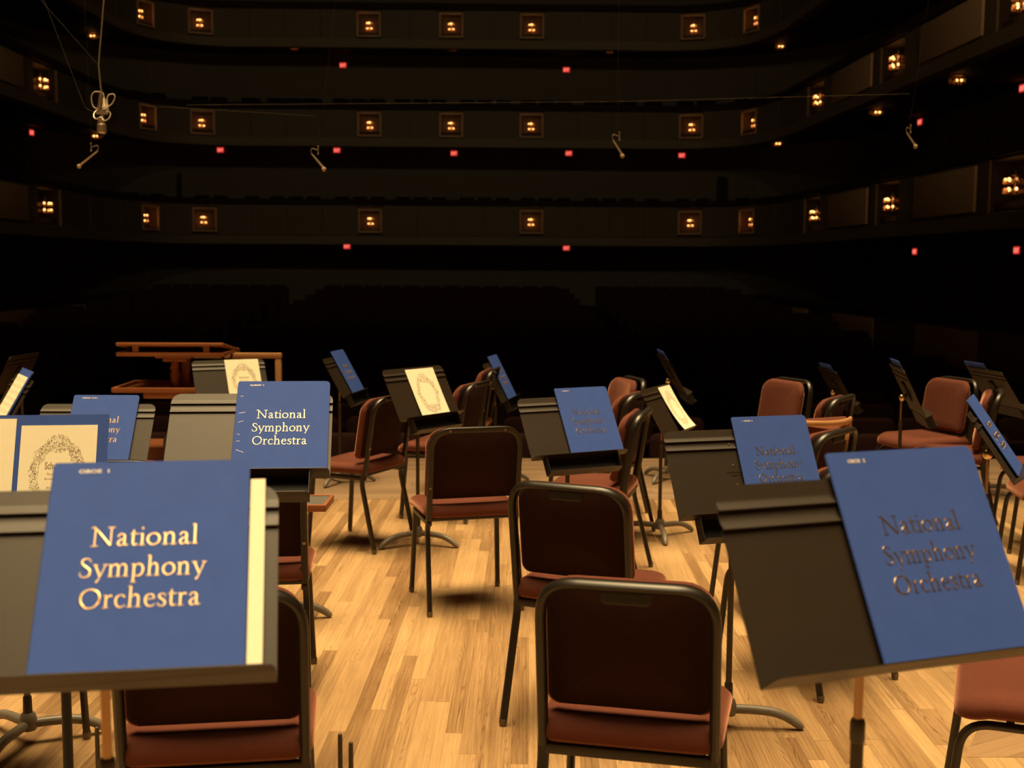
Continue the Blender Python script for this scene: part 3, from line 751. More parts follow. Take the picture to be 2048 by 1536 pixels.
# ------------------------------------------------------------------ music stands, folders, scores
DW, DH = .508, .318
FW, FH = .290, .355
def stand_frame(x, y, z, psi, t):
    """matrix: local x across the desk, y up the desk, z out of it towards the reader"""
    c, s = math.cos(psi), math.sin(psi)
    r = Vector((c, s, 0)); b = Vector((-s, c, 0)); d = Vector((0, 0, math.cos(t))) + b * math.sin(t); n = r.cross(d)
    M = Matrix((r, d, n)).transposed().to_4x4(); M.translation = Vector((x, y, z)); return M
def desk_bm():
    bm = bmesh.new()
    rows = []; V = [0.0, .10, .236, .2435, .2445, .2465, .257, .268, .2745, .2755, .2775, .2875]
    Nn = {.2445: .0060, .2465: .0058, .2755: .0060, .2775: .0058}
    for v in V: rows.append((v, DW / 2, Nn.get(v, 0.0)))
    for k in range(1, 9):
        a = R(90 * k / 8); rows.append((.288 + .03 * math.sin(a), DW / 2 - .03 + .03 * math.cos(a), 0.0))
    F, B = [], []
    for v, w, n in rows:
        us = [-w, -w * .5, 0, w * .5, w]
        F.append([bm.verts.new((u, v, n)) for u in us]); B.append([bm.verts.new((u, v, n - .0022)) for u in us])
    for i in range(len(rows) - 1):
        for k in range(4):
            bm.faces.new((F[i][k], F[i][k + 1], F[i + 1][k + 1], F[i + 1][k])); bm.faces.new((B[i][k + 1], B[i][k], B[i + 1][k], B[i + 1][k + 1]))
        bm.faces.new((F[i][0], F[i + 1][0], B[i + 1][0], B[i][0])); bm.faces.new((F[i + 1][4], F[i][4], B[i][4], B[i + 1][4]))
    for k in range(4):
        bm.faces.new((F[0][k + 1], F[0][k], B[0][k], B[0][k + 1])); bm.faces.new((F[-1][k], F[-1][k + 1], B[-1][k + 1], B[-1][k]))
    return bm
def lip_bm(w, dep, v, up=.006):
    """shelf standing out of the desk, front corners rounded, edge slightly turned up"""
    bm = bmesh.new(); o = [(-w / 2, -.002)]
    for sx in (-1, 1):
        for k in range(5):
            a = R(90 * k / 4); rr = .016
            if sx < 0: o.append((-w / 2 + rr - rr * math.cos(a), dep - rr + rr * math.sin(a)))
            else: o.append((w / 2 - rr + rr * math.sin(a), dep - rr + rr * math.cos(a)))
    o.append((w / 2, -.002))
    top = [bm.verts.new((a, v + up * (b / dep) ** 2, b)) for a, b in o]; bot = [bm.verts.new((a, v - .0022 + up * (b / dep) ** 2, b)) for a, b in o]
    bm.faces.new(top); bm.faces.new(bot[::-1])
    for k in range(len(o)):
        j = (k + 1) % len(o); bm.faces.new((top[j], top[k], bot[k], bot[j]))
    return bm
def make_stand(ext):
    """desk-frame children hang under an inner empty so the floor parts stay upright"""
    root = empty('music_stand', '', 'music stand')
    return root
TITLE = None
def folder(M, u0, marker, label, mk_w=.045, spine_marks=False, lift=.0066, rot=0.0, closed=True, dv=0.0):
    """blue part folder lying on a desk; origin at its lower left corner"""
    global TITLE
    root = empty('part_folder', label, 'folder', group='blue orchestra folders')
    root.matrix_world = M @ Matrix.Translation((u0, .003 + dv, lift)) @ Matrix.Rotation(rot, 4, 'Z')
    bm = bmesh.new(); o = [(x + FW / 2, y + FH / 2) for x, y in rr_outline(FW, FH, (.002, .012, .014, .002), 5)]
    a = [bm.verts.new((x, y, .0058)) for x, y in o]; b = [bm.verts.new((x, y, .0045)) for x, y in o]
    bm.faces.new(a); bm.faces.new(b[::-1])
    for k in range(len(o)): j = (k + 1) % len(o); bm.faces.new((a[j], a[k], b[k], b[j]))
    cv = link('front_cover', bm, BLUE, root, smooth=False)
    bm = bmesh.new(); a = [bm.verts.new((x, y, .0012)) for x, y in o]; b = [bm.verts.new((x, y, 0)) for x, y in o]
    bm.faces.new(a); bm.faces.new(b[::-1])
    for k in range(len(o)): j = (k + 1) % len(o); bm.faces.new((a[j], a[k], b[k], b[j]))
    link('back_cover', bm, BLUE, root, smooth=False)
    bm = bmesh.new(); tube(bm, [(.0, .004, .003), (.0, FH - .004, .003)], .003, 8); link('spine', bm, BLUE, root)
    bm = bmesh.new(); box(bm, (FW / 2, FH / 2, .0028), (FW - .018, FH - .006, .0031)); link('inner_pages', bm, INSIDE, root, smooth=False)
    if TITLE is None:
        TITLE = link('title_lettering', title_mesh(), GOLD, cv)
        for p in TITLE.data.polygons: p.use_smooth = True; t = TITLE
    else:
        t = TITLE.copy(); COL.objects.link(t); t.parent = cv
    t.location = (0, 0, .0058); t['label'] = 'gold foil lettering'
    if marker:
        bm = text_bm(marker, .0085, mk_w, .00012)
        q = link('part_marking', bm, INK, cv, smooth=False); q.location = (.036, FH - .019, .0062); q['label'] = 'white hand lettering'
    if spine_marks:
        bm = bmesh.new()
        for v, l, a in ((.232, .020, 12), (.198, .017, 22), (.150, .009, -8), (.125, .010, 0), (.088, .026, -24), (.296, .010, 16)):
            box(bm, (.008 + l / 2, v, .0059), (l, .0012, .0004), Matrix.Rotation(R(a), 3, 'Z'))
        link('scuff_marks', bm, INK, cv, smooth=False)
    return root
def ornament_mat():
    """cream page with a printed oval wreath (page space: x 0..1, y 0..1 from Generated)"""
    m, n, l, b = nt('engraved_page')
    def mth(op, a, c=None):
        q = n.new('ShaderNodeMath'); q.operation = op
        for i, v in enumerate((a, c)):
            if v is None: continue
            if isinstance(v, (int, float)): q.inputs[i].default_value = v
            else: l.new(v, q.inputs[i])
        return q.outputs[0]
    tc = n.new('ShaderNodeTexCoord'); sp = n.new('ShaderNodeSeparateXYZ'); l.new(tc.outputs['Generated'], sp.inputs[0])
    dx = mth('DIVIDE', mth('SUBTRACT', sp.outputs[0], .5), .30); dy = mth('DIVIDE', mth('SUBTRACT', sp.outputs[1], .47), .335)
    rr = mth('SQRT', mth('ADD', mth('MULTIPLY', dx, dx), mth('MULTIPLY', dy, dy)))
    nz = n.new('ShaderNodeTexNoise'); nz.inputs['Scale'].default_value = 7; nz.inputs['Detail'].default_value = 2; l.new(tc.outputs['Generated'], nz.inputs['Vector'])
    rr = mth('ADD', rr, mth('MULTIPLY', mth('SUBTRACT', nz.outputs['Fac'], .5), .5))
    band = mth('LESS_THAN', mth('ABSOLUTE', mth('SUBTRACT', rr, 1.0)), .20)
    top = mth('LESS_THAN', mth('ADD', mth('POWER', mth('DIVIDE', mth('SUBTRACT', sp.outputs[0], .5), .16), 2.0), mth('POWER', mth('DIVIDE', mth('SUBTRACT', sp.outputs[1], .80), .10), 2.0)), 1.0)
    bot = mth('LESS_THAN', mth('ADD', mth('POWER', mth('DIVIDE', mth('SUBTRACT', sp.outputs[0], .5), .26), 2.0), mth('POWER', mth('DIVIDE', mth('SUBTRACT', sp.outputs[1], .17), .08), 2.0)), 1.0)
    msk = mth('MAXIMUM', band, mth('MAXIMUM', top, bot))
    w = n.new('ShaderNodeTexNoise'); w.inputs['Scale'].default_value = 34; w.inputs['Detail'].default_value = 1; w.inputs['Distortion'].default_value = 1.2; l.new(tc.outputs['Generated'], w.inputs['Vector'])
    ln = mth('LESS_THAN', mth('ABSOLUTE', mth('SUBTRACT', w.outputs['Fac'], .5)), .055)
    ink = mth('MULTIPLY', mth('MULTIPLY', msk, ln), .85)
    x = n.new('ShaderNodeMix'); x.data_type = 'RGBA'; x.inputs[6].default_value = (.92, .86, .66, 1); x.inputs[7].default_value = (.20, .14, .08, 1)
    l.new(ink, x.inputs[0]); l.new(x.outputs[2], b.inputs['Base Color']); b.inputs['Roughness'].default_value = .8
    b.inputs['Specular IOR Level'].default_value = .2
    return m
ENGR = ornament_mat()
def staff_mat():
    m, n, l, b = nt('printed_music_page')
    tc = n.new('ShaderNodeTexCoord'); sp = n.new('ShaderNodeSeparateXYZ'); l.new(tc.outputs['Generated'], sp.inputs[0])
    wv = n.new('ShaderNodeTexNoise'); wv.inputs['Scale'].default_value = 1; mp = n.new('ShaderNodeMapping'); mp.inputs['Scale'].default_value = (16, 60, 1)
    l.new(tc.outputs['Generated'], mp.inputs[0]); l.new(mp.outputs[0], wv.inputs['Vector'])
    mm = n.new('ShaderNodeMath'); mm.operation = 'MULTIPLY'; mm.inputs[1].default_value = 9.0; l.new(sp.outputs[1], mm.inputs[0])
    fr = n.new('ShaderNodeMath'); fr.operation = 'FRACT'; l.new(mm.outputs[0], fr.inputs[0])
    lt = n.new('ShaderNodeMath'); lt.operation = 'LESS_THAN'; lt.inputs[1].default_value = .55; l.new(fr.outputs[0], lt.inputs[0])
    gt = n.new('ShaderNodeMath'); gt.operation = 'GREATER_THAN'; gt.inputs[1].default_value = .52; l.new(wv.outputs['Fac'], gt.inputs[0])
    mu = n.new('ShaderNodeMath'); mu.operation = 'MULTIPLY'; l.new(lt.outputs[0], mu.inputs[0]); l.new(gt.outputs[0], mu.inputs[1])
    m2 = n.new('ShaderNodeMath'); m2.operation = 'MULTIPLY'; m2.inputs[1].default_value = .5; l.new(mu.outputs[0], m2.inputs[0])
    x = n.new('ShaderNodeMix'); x.data_type = 'RGBA'; x.inputs[6].default_value = (.92, .86, .66, 1); x.inputs[7].default_value = (.30, .22, .13, 1)
    l.new(m2.outputs[0], x.inputs[0]); l.new(x.outputs[2], b.inputs['Base Color']); b.inputs['Roughness'].default_value = .8
    return m
STAFF = staff_mat()
def sheet(M, u0, v0, w, h, label, m=None, lift=.0066, curl=.0, name='sheet_music', text=False):
    """a thin stack of paper on a desk; lower edge may curl away from it"""
    bm = bmesh.new(); N = 10; A, B = [], []
    for k in range(N + 1):
        v = h * k / N; z = curl * (1 - k / N) ** 3
        A.append([bm.verts.new((0, v, z + .0016)), bm.verts.new((w, v, z + .0016))]); B.append([bm.verts.new((0, v, z)), bm.verts.new((w, v, z))])
    for k in range(N):
        bm.faces.new((A[k][0], A[k][1], A[k + 1][1], A[k + 1][0])); bm.faces.new((B[k][1], B[k][0], B[k + 1][0], B[k + 1][1]))
        bm.faces.new((A[k][0], A[k + 1][0], B[k + 1][0], B[k][0])); bm.faces.new((A[k + 1][1], A[k][1], B[k][1], B[k + 1][1]))
    bm.faces.new((A[0][1], A[0][0], B[0][0], B[0][1])); bm.faces.new((A[-1][0], A[-1][1], B[-1][1], B[-1][0]))
    o = link(name, bm, m or PAPER, smooth=False); o.matrix_world = M @ Matrix.Translation((u0, v0, lift))
    tag(o, label, 'sheet music')
    if text: page_text(o, [('Schumann', .026, .072, h * .52, .0004), ('Symphonie', .011, .060, h * .46, 0), ('No. 3', .009, .022, h * .40, 0)], w)
    return o
def page_text(parent, lines, w):
    for body, size, width, v, bold in lines:
        bm = text_bm(body, size, width, bold, .0001); q = link('printed_title', bm, PRINT, parent, smooth=False); q.location = ((w - width) / 2, v, .0018)
def stand(x, y, z, psi, t, ext, label, hub_rot=0.0, letters=False, screws=False, otop=None, pole_xy=None):
    root = empty('music_stand', label, 'music stand', W3(x, y, 0), psi - TH, 'music stands on the stage')
    M = stand_frame(0, 0, z, 0, t)                            # in the root's frame
    def dpart(name, bm, m, parent=root, smooth=True):
        bmesh.ops.transform(bm, matrix=M, verts=bm.verts); return link(name, bm, m, parent, smooth)
    dk = dpart('desk', desk_bm(), DESK)
    dpart('shelf', lip_bm(DW, .048, 0.0), DESK, smooth=False)
    if ext:
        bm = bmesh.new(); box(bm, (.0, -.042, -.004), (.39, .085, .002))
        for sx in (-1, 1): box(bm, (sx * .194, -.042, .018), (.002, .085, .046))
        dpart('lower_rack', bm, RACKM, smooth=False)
        dpart('lower_shelf', lip_bm(.392, .052, -.084), DESK, smooth=False)
    if screws:
        bm = bmesh.new()
        for v in (.262, .185, .115): lathe(bm, [(.0042, 0), (.0036, .0018), (0, .0024)], (-.012, v, .0), 8, axis=(0, 0, 1))
        dpart('screw', bm, SCREW, dk)
    if letters:
        bm = text_bm('MANHASSET', .0115, .085, .0003, .0005)
        for v in bm.verts: v.co += Vector((-.0425, .158, .0006))
        b2 = text_bm('MADE IN U.S.A.', .0075, .058, .0002, .0005)
        for v in b2.verts: v.co += Vector((-.029, .147, .0006))
        me = bpy.data.meshes.new('tmp'); b2.to_mesh(me); b2.free(); bm.from_mesh(me); bpy.data.meshes.remove(me)
        q = dpart('maker_lettering', bm, DESK, dk, smooth=False); q['label'] = 'small raised lettering'
    a = M @ Vector((0, .15, -.004)); piv = M @ Vector((0, .13, -.05))
    bm = bmesh.new(); cushion(bm, .075, .14, .012, (.03, .03, .03, .03), lambda aa, bb, cc: M @ Vector((aa, .15 + bb, -.009 + cc))); link('clutch_plate', bm, RUBBER, root)
    bm = bmesh.new(); tube(bm, [(-.022, piv.y, piv.z), (.022, piv.y, piv.z)], .016, 12); tube(bm, [tuple(M @ Vector((0, .13, -.012))), tuple(piv)], .012, 8); link('clutch', bm, RUBBER, root)
    for sx in (-1,):
        bm = bmesh.new(); lathe(bm, [(.0, .0), (.014, .0), (.0195, .004), (.0205, .010), (.016, .018), (.007, .022), (0, .023)], (sx * .020, piv.y, piv.z), 16, axis=(sx, 0, 0)); link('knob', bm, KNOB, root)
    ot = otop if otop else min(.70, z - .06)
    px, py = 0.0, piv.y
    bm = bmesh.new(); tube(bm, [(px, py, ot - .05), (px, py, piv.z)], .0072, 12); link('inner_tube', bm, POLE, root)
    bm = bmesh.new(); tube(bm, [(px, py, .06), (px, py, ot)], .0108, 12); lathe(bm, [(.0105, 0), (.0125, .004), (.0125, .035), (.0105, .04)], (px, py, ot - .03), 12); lathe(bm, [(.0105, 0), (.016, .0), (.0145, .06), (.0105, .065)], (px, py, .10), 12)
    link('outer_tube', bm, TUBEB, root)
    bm = bmesh.new(); lathe(bm, [(0, .045), (.026, .045), (.030, .055), (.030, .080), (.024, .10), (.018, .106)], (px, py, 0), 16); hub = link('hub', bm, BASEM, root)
    for k in range(3):
        an = hub_rot - psi + TH + k * 2 * math.pi / 3; c, s = math.cos(an), math.sin(an)
        P = catmull([(px + c * d, py + s * d, h) for d, h in ((.02, .066), (.09, .066), (.16, .060), (.215, .040), (.262, .007))], 5)
        bm = bmesh.new(); tube(bm, P, [.0165] * (len(P) - 4) + [.0160, .0145, .012, .0075], 12); link('leg', bm, BASEM, root)
    MW = Matrix.Translation(W3(x, y, 0)) @ Matrix.Rotation(psi - TH, 4, 'Z') @ M
    return MW
up = R(90)
# near stands
M1 = stand(-.580, 1.599, 1.040, .162, .710, False, 'large matte music stand in the left foreground holding a blue folder', up + .3, otop=.88)
folder(M1, -.080, 'OBOE  1', 'largest blue folder with bright gold title, left foreground', .044)
sheet(M1, .212, .006, .022, .318, 'strip of cream paper sticking out right of the left foreground folder', lift=.0075)
M2 = stand(.609, 1.805, 1.003, .348, .527, False, 'large matte music stand in the right foreground holding a blue folder', up, otop=.875)
folder(M2, -.036, 'OBOE  2', 'large tilted blue folder with dark title, right foreground', .034)
M3 = stand(-1.628, 3.847, .786, .127, .40, False, 'music stand at the left edge under an opened folder', R(20))
root = empty('opened_folder', 'opened blue folder with cream pages at the left edge', 'folder')
root.matrix_world = M3 @ Matrix.Translation((0, .003, .0066))
bm = bmesh.new(); box(bm, (FW / 2, FH / 2, .001), (FW, FH, .002)); link('back_cover', bm, BLUE, root, smooth=False)
bm = bmesh.new(); box(bm, (-FW / 2, FH / 2, .001), (FW, FH, .002)); link('front_cover', bm, BLUE, root, smooth=False)
p_ = sheet(M3, .010, .003, .245, .318, 'cream title page headed Schumann on the right half of the opened folder', ENGR, lift=.0092)
page_text(p_, [('Schumann', .034, .080, .168, .0009), ('Symphonie', .011, .062, .148, .0), ('Erste Violine', .008, .075, .132, 0), ('No. 3', .008, .022, .120, 0), ('Edition', .008, .06, .102, 0)], .245)
sheet(M3, -.262, .003, .255, .342, 'plain cream page on the left half of the opened folder', lift=.0092)
M4 = stand(-1.851, 5.168, .746, .029, .663, False, 'music stand behind the opened folder, holding a blue folder', R(50))
folder(M4, -.113, 'ASSISTANT  FLUTE 1', 'blue folder with gold title, half covered by the opened folder', .068)
M5 = stand(-.811, 3.619, .974, .092, .726, True, 'olive-brown music stand with lower rack, holding the clarinet folder', up, letters=True)
folder(M5, -.046, 'CLARINET  2', 'upright blue folder marked clarinet with bright gold title', .044, spine_marks=True)
M13 = stand(.804, 4.018, .780, .297, .494, True, 'music stand with screws and maker lettering holding the second violin folder at right', R(-8), letters=True, screws=True)
folder(M13, .013, '1  VIOLIN  6', 'blue folder with embossed title, behind the right foreground folder', .042)
M10 = stand(.321, 5.645, .723, .469, .545, True, 'music stand right of centre holding a blue folder above its lower rack', R(30))
folder(M10, -.041, '1  VIOLIN  7', 'blue folder with embossed title on the stand right of centre', .042)
M8 = stand(-.465, 6.849, .755, .904, .486, True, 'music stand left of centre holding an engraved cream score', R(215))
sheet(M8, -.075, .004, .238, .300, 'cream score cover with an oval engraved wreath, left of centre', ENGR, curl=.004, text=True)
M11 = stand(.997, 7.107, .634, 1.115, .527, False, 'music stand turned right holding a narrow-looking cream score', R(-90))
sheet(M11, .03, .004, .215, .300, 'cream engraved score curling forward on the right-turned stand', ENGR, curl=.03, text=True)
M6 = stand(-1.916, 8.224, .685, .481, .506, True, 'music stand below the conductor\'s desk holding a cream score', R(40))
sheet(M6, -.028, .010, .238, .305, 'cream score cover in front of the conductor\'s desk', ENGR, text=True)
M7 = stand(-1.182, 8.892, .668, 1.40, .506, True, 'slim edge-on music stand right of the conductor\'s rail', R(10))
folder(M7, -.03, None, 'thin edge-on blue folder right of the conductor\'s rail')
M9 = stand(-.024, 8.958, .627, 1.36, .471, True, 'slim edge-on music stand in the centre rear', R(10))
folder(M9, -.049, None, 'thin edge-on blue folder in the centre rear')
M17 = stand(2.04, 4.774, .80, 1.124, .61, False, 'edge-on music stand at the right edge with a tall black post', R(0))
folder(M17, -.103, None, 'edge-on blue folder at the right edge')
M15 = stand(2.515, 7.376, .736, 1.437, .459, True, 'music stand with brass knob seen from the back, between two lit seats', R(0))
folder(M15, -.12, None, 'blue folder top peeping over the stand with the brass knob')
M14 = stand(2.694, 9.636, .544, 1.618, .54, True, 'distant music stand seen from the back above the right-hand chairs', R(0))
folder(M14, -.12, None, 'blue folder top peeping over the distant stand above the chairs')
M12 = stand(1.295, 9.123, .676, 1.611, .512, True, 'music stand seen from the back behind the curled cream score', R(0))
folder(M12, -.12, None, 'blue folder top peeping over the stand behind the curled score')
M16 = stand(3.539, 8.553, .649, 1.685, .587, True, 'broad stand back at the far right edge, lit brown', R(0))
folder(M16, -.02, None, 'blue folder top peeping over the stand at the far right edge')
M18 = stand(-2.62, 6.0, .775, -1.02, .53, False, 'music stand at the far left edge tilted to the left', R(0))
folder(M18, -.107, None, 'blue folder standing behind printed music at the far left edge')
sheet(M18, -.104, .006, .265, .315, 'printed music leaning on the far left stand', STAFF, lift=.0135)
M19 = stand(-3.80, 9.0, .66, -1.62, .45, False, 'black stand top behind the printed music at the far left', R(0))

# ------------------------------------------------------------------ conductor's desk, podium, rail
K = 1.17
root = empty('conductor_desk', 'carved mahogany conductor\'s desk with slanted top and open shelf', 'desk', (-2.312, 9.1, 0), 0)
bm = bmesh.new()                                # slanted top: high edge towards the orchestra
sl = math.atan2(-.085, .60)
box(bm, (.0, .10, .995), (.79, .62, .027), Matrix.Rotation(sl, 3, 'X'), bev=.008); link('slanted_top', bm, MAHOG, root)
bm = bmesh.new(); box(bm, (0, .08, .962), (.79, .56, .030), bev=.004); link('underboard', bm, MAHOG, root)
for x in (-.255, .265):
    bm = bmesh.new(); box(bm, (x, -.175, 1.0), (.045, .03, .058)); link('spacer_block', bm, MAHOG, root)
bm = bmesh.new(); box(bm, (0, .0, .937), (.27, .22, .02), bev=.006); box(bm, (.0, .0, .912), (.18, .15, .03), bev=.01); link('bracket', bm, MAHOG, root)
bm = bmesh.new(); lathe(bm, [(.022, .0), (.032, .03), (.026, .06), (.036, .09), (.027, .12), (.033, .16), (.038, .20), (.028, .235), (.032, .27), (.024, .30)], (-.0, -.06, .60), 14)
for k in range(14):
    a = k * 1.3; ball(bm, (-.0 + .030 * math.cos(a), -.06 + .030 * math.sin(a), .62 + k * .019), .011, 6)
link('carved_post', bm, MAHOGZ, root)
bm = bmesh.new(); box(bm, (.055, .04, .47), (.06, .07, .88), bev=.008); link('column', bm, MAHOGZ, root)
bm = bmesh.new(); box(bm, (0, .02, .69), (.80, .58, .012))
for sy in (-1, 1): box(bm, (0, .02 + sy * .30, .706), (.82, .024, .034), bev=.004)
for sx in (-1, 1): box(bm, (sx * .40, .02, .706), (.024, .58, .034), bev=.004)
link('shelf_tray', bm, MAHOG, root)
bm = bmesh.new(); box(bm, (-.04, -.24, .665), (.30, .03, .05), bev=.008); link('apron', bm, MAHOG, root)
bm = bmesh.new(); box(bm, (0, .02, .03), (.52, .46, .06), bev=.015); link('foot', bm, MAHOG, root)
bm = bmesh.new(); tube(bm, catmull([(.33, .12, .955), (.31, .12, .93), (.345, .12, .90), (.385, .12, .92), (.385, .12, .97)], 5), .009, 8); link('hook', bm, RUBBER, root)
bm = bmesh.new(); box(bm, (0, 0, 0), (1.5, .54, .17), bev=.01); box(bm, (0, 0, .087), (1.44, .50, .006))
o = link('conductor_podium', bm, [MAHOG], loc=(-2.25, 9.72, .09)); tag(o, 'low red-brown conductor\'s podium behind the desk, below the rail', 'podium')
root = empty('podium_rail', 'golden timber safety rail behind the conductor\'s desk', 'rail', (-2.06, 9.90, .178), 0)
bm = bmesh.new(); box(bm, (0, 0, .705), (.81, .055, .046), bev=.012); link('top_rail', bm, TIMBER, root)
for x in (-.38, .375):
    bm = bmesh.new(); box(bm, (x, 0, .341), (.05, .05, .682), bev=.008); link('post', bm, TIMBER, root)

# ------------------------------------------------------------------ small things
root = empty('side_tray', 'small wooden tray table with grey mat beside the clarinet stand', 'table', W3(-1.06, 5.385, 0), -TH)
bm = bmesh.new(); box(bm, (0, 0, .552), (.44, .21, .010)); link('mat', bm, CARPET, root, smooth=False)
bm = bmesh.new()
for sx in (-1, 1): box(bm, (sx * .226, 0, .545), (.016, .245, .032), bev=.003)
for sy in (-1, 1): box(bm, (0, sy * .115, .545), (.44, .016, .032), bev=.003)
box(bm, (0, 0, .535), (.44, .22, .012)); link('timber_rim', bm, MAHOG, root)
bm = bmesh.new(); tube(bm, [(-.03, 0, .06), (-.03, 0, .532)], .012, 10); link('post', bm, TUBEB, root)
bm = bmesh.new(); lathe(bm, [(0, .045), (.026, .045), (.030, .055), (.030, .080), (.018, .106)], (-.03, 0, 0), 16); link('hub', bm, BASEM, root)
for k in range(3):
    an = R(8 + 120 * k); c, sn = math.cos(an), math.sin(an)
    P = catmull([(-.03 + c * d, sn * d, h) for d, h in ((.02, .066), (.09, .066), (.16, .060), (.215, .040), (.262, .007))], 5)
    bm = bmesh.new(); tube(bm, P, [.0165] * (len(P) - 4) + [.0160, .0145, .012, .0075], 12); link('leg', bm, BASEM, root)
# low wooden chair with red pad between the violin chairs
root = empty('wooden_chair', 'low wooden chair with curved red padded back, between two red chairs', 'chair', W3(1.60, 6.42, 0), .45 - TH)
def wp(a, b, c): return Vector((a, -.19 + .10 * (a / .2) ** 2 + c, .780 + b))
bm = bmesh.new(); cushion(bm, .40, .10, .05, (.02, .02, .03, .03), lambda a, b, c: wp(a, b, c + .03), crown=.004); link('backrest', bm, FABRIC, root)
bm = bmesh.new(); tube(bm, [wp(a / 10 * .2, .035, -.012) for a in range(-10, 11)], .012, 8, ry=.016); link('top_rail', bm, TIMBER, root)
bm = bmesh.new(); tube(bm, [wp(a / 10 * .2, -.05, -.012) for a in range(-10, 11)], .010, 8, ry=.014); link('lower_rail', bm, TIMBER, root)
bm = bmesh.new(); cushion(bm, .42, .40, .06, (.05, .05, .05, .05), lambda a, b, c: Vector((a, .03 + b, .46 + c))); link('seat', bm, FABRIC, root)
for sx in (-1, 1):
    bm = bmesh.new(); tube(bm, [(sx * .19, -.12, .01), (sx * .19, -.11, .45), (sx * .195, -.10, .81)], .014, 8); link('leg', bm, TIMBER, root)
    bm = bmesh.new(); tube(bm, [(sx * .19, .20, .01), (sx * .19, .20, .44)], .014, 8); link('leg', bm, TIMBER, root)
bm = bmesh.new(); box(bm, (0, .04, .43), (.40, .36, .03)); link('seat_frame', bm, TIMBER, root)
# woodwind peg stands in the foreground
def peg_stand(x, y, pegs, label):
    root = empty('peg_stand', label, 'instrument stand', W3(x, y, 0), 0, 'instrument peg stands')
    bm = bmesh.new(); lathe(bm, [(0, 0), (.10, 0), (.10, .012), (.06, .022), (0, .022)], (0, 0, 0), 20); link('base', bm, RUBBER, root)
    for (a, b, h) in pegs:
        bm = bmesh.new(); lathe(bm, [(.009, .02), (.0075, .06), (.0065, h - .012), (.0055, h - .003), (0, h)], (a, b, 0), 10); link('peg', bm, TUBEB, root)
peg_stand(-1.18, 3.25, [(.02, 0, .332)], 'single black peg stand tip at the bottom edge, left corner')
peg_stand(-.475, 3.25, [(0, -.02, .325), (.031, -.03, .305)], 'pair of black peg tips at the bottom edge, left of centre')

# ------------------------------------------------------------------ hanging microphones and their wires
def P3(x, y, z): return Vector((x, y, z))
root = empty('microphone_cluster', 'large pale microphone cluster hanging at the upper left', 'microphone', (-2.478, 8.0, 2.60), 0)
bm = bmesh.new(); lathe(bm, [(0, -.135), (.020, -.135), (.030, -.125), (.030, -.075), (.024, -.07), (.022, -.03), (.016, -.025), (.0, -.025)], (-.006, 0, 0), 14); link('main_capsule', bm, MICM, root)
bm = bmesh.new(); lathe(bm, [(.0, -.150), (.022, -.148), (.024, -.132), (0, -.13)], (-.010, 0, 0), 12); link('grille', bm, RUBBER, root)
for sx, z in ((-.028, -.008), (.026, -.018)):
    bm = bmesh.new(); N = 20; tube(bm, [(sx + .026 * math.cos(2 * math.pi * k / N), .03 * math.sin(2 * math.pi * k / N), z + .034 * math.sin(2 * math.pi * k / N)) for k in range(N + 1)], .0035, 6, caps=False); link('shock_ring', bm, MICM, root)
bm = bmesh.new(); tube(bm, [(.0, 0, -.03), (.004, 0, .03)], .012, 10); box(bm, (0, 0, .0), (.07, .03, .018)); link('mount', bm, MICM, root)
bm = bmesh.new(); lathe(bm, [(0, .02), (.013, .02), (.013, .05), (.009, .055), (.009, .085), (.004, .10), (0, .10)], (.014, 0, 0), 10); link('plug', bm, MICW, root)
bm = bmesh.new(); lathe(bm, [(0, .02), (.010, .02), (.010, .048), (.006, .06), (.006, .09), (0, .09)], (.030, .01, 0), 10); link('plug', bm, MICW, root)
bm = bmesh.new()
lathe(bm, [(.0, .0), (.006, .0), (.006, .15), (0, .15)], (-.018, 0, .0), 8, axis=(.12, 0, 1))
for k in range(7): lathe(bm, [(.0, .0), (.012, .0), (.012, .008), (0, .008)], (-.019 + k * .0022, 0, .03 + k * .014), 10)
link('coiled_grip', bm, MICM, root)
bm = bmesh.new(); tube(bm, catmull([(.014, 0, .095), (.010, 0, .125), (-.015, .0, .135), (-.05, 0, .132), (-.066, 0, .10), (-.060, 0, .05), (-.04, 0, .03), (-.02, 0, .04)], 6), .003, 6); link('cable_loop', bm, MICW, root)
bm = bmesh.new(); tube(bm, catmull([(.030, .01, .09), (.045, 0, .115), (.075, 0, .122), (.085, 0, .10), (.065, 0, .06), (.03, 0, .035)], 6), .003, 6); link('cable_loop', bm, MICW, root)
bm = bmesh.new(); tube(bm, [(-2.480, 8.0, 2.73), (-2.492, 8.0, 2.905), (-2.446, 8.0, 3.314), (-2.30, 8.0, 4.6), (-1.6, 8.0, 11.0)], .0045, 8); o = link('hanging_cable', bm, MICM); tag(o, 'thick pale cable from which the microphone cluster hangs', 'cable')
def wire(pts, r, label):
    bm = bmesh.new(); tube(bm, pts, r, 6); o = link('suspension_wire', bm, WIRE); tag(o, label, 'wire', 'thin wires above the stage')
wire([(-2.52, 8.0, 2.60), (-2.587, 8.0, 2.634), (-2.828, 8.0, 3.31), (-3.6, 8.0, 5.5), (-5.5, 8.0, 11)], .0008, 'thin wire slanting up left from the microphone cluster')
wire([(-2.494, 8.0, 2.905), (-2.84, 8.0, 3.30), (-4.2, 8.0, 4.9), (-9.0, 8.0, 10.6)], .0005, 'faint wire tied to the thick cable above the cluster')
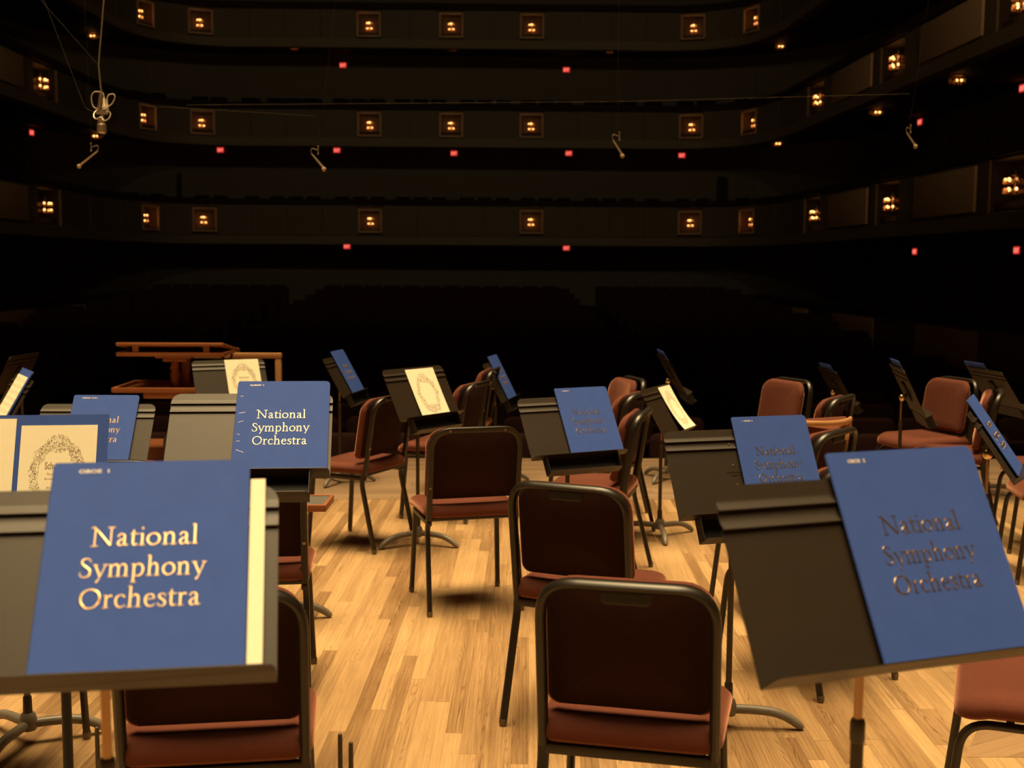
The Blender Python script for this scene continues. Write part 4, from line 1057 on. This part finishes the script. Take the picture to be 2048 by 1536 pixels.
wire([(-2.55, 9.3, 2.815), (-1.272, 9.3, 2.751)], .0006, 'level wire running right from the microphone cluster')
wire([(-2.295, 9.5, 2.85), (1.045, 9.5, 2.905), (3.33, 9.5, 2.985)], .0009, 'long bright wire crossing the hall at microphone height')
for x, z1, x2, lab in ((1.045, 2.66, 1.00, 'thin upright wire to the centre microphone'), (3.34, 2.74, 4.3, 'thin upright wire to the right microphone'), (-1.285, 2.54, -.2, 'thin wire rising from the left centre microphone'), (-3.03, 2.55, -3.2, 'thin wire rising from the far left microphone')):
    wire([(x, 9.5, z1), (x + (x2 - x) * .12, 9.5, z1 + 1.0), (x2, 9.5, 11)], .0004, lab)
def spot_mic(joint, tip, side, label):
    root = empty('stick_microphone', label, 'microphone', joint, 0, 'small stick microphones over the stage edge')
    t = Vector(tip) - Vector(joint); d = t.normalized(); a = Vector((-side * .055, 0, -.022))
    st = Vector((-side * .050, 0, -.030)) if side else Vector((0, 0, -.03))
    bm = bmesh.new(); tube(bm, [st, st.lerp(t, .35), st.lerp(t, .8), t], [.0062, .007, .008, .0095], 10); link('body', bm, MICM, root)
    bm = bmesh.new(); ball(bm, t + d * .010, .0175, 12); link('foam_tip', bm, FOAM, root)
    bm = bmesh.new(); tube(bm, catmull([(0, 0, .0), (-side * .02, 0, .004), (-side * .045, 0, .012), (-side * .056, 0, -.004), st], 5), .0026, 6); link('bracket', bm, MICM, root)
    bm = bmesh.new(); lathe(bm, [(0, -.035), (.006, -.035), (.006, -.025), (.003, -.02), (.003, .02), (.006, .024), (.006, .034), (0, .036)], (0, 0, 0), 10); link('clip', bm, MICM, root)
spot_mic((-3.035, 9.5, 2.525), (-3.125, 9.5, 2.385), -1, 'small stick microphone pointing down left at the far left')
spot_mic((-1.285, 9.5, 2.515), (-1.245, 9.5, 2.378), 1, 'small stick microphone left of the hall\'s centre')
spot_mic((1.060, 9.5, 2.640), (1.083, 9.5, 2.498), 1, 'small stick microphone right of the hall\'s centre')
spot_mic((3.350, 9.5, 2.715), (3.39, 9.5, 2.590), .6, 'bright stick microphone at the upper right')
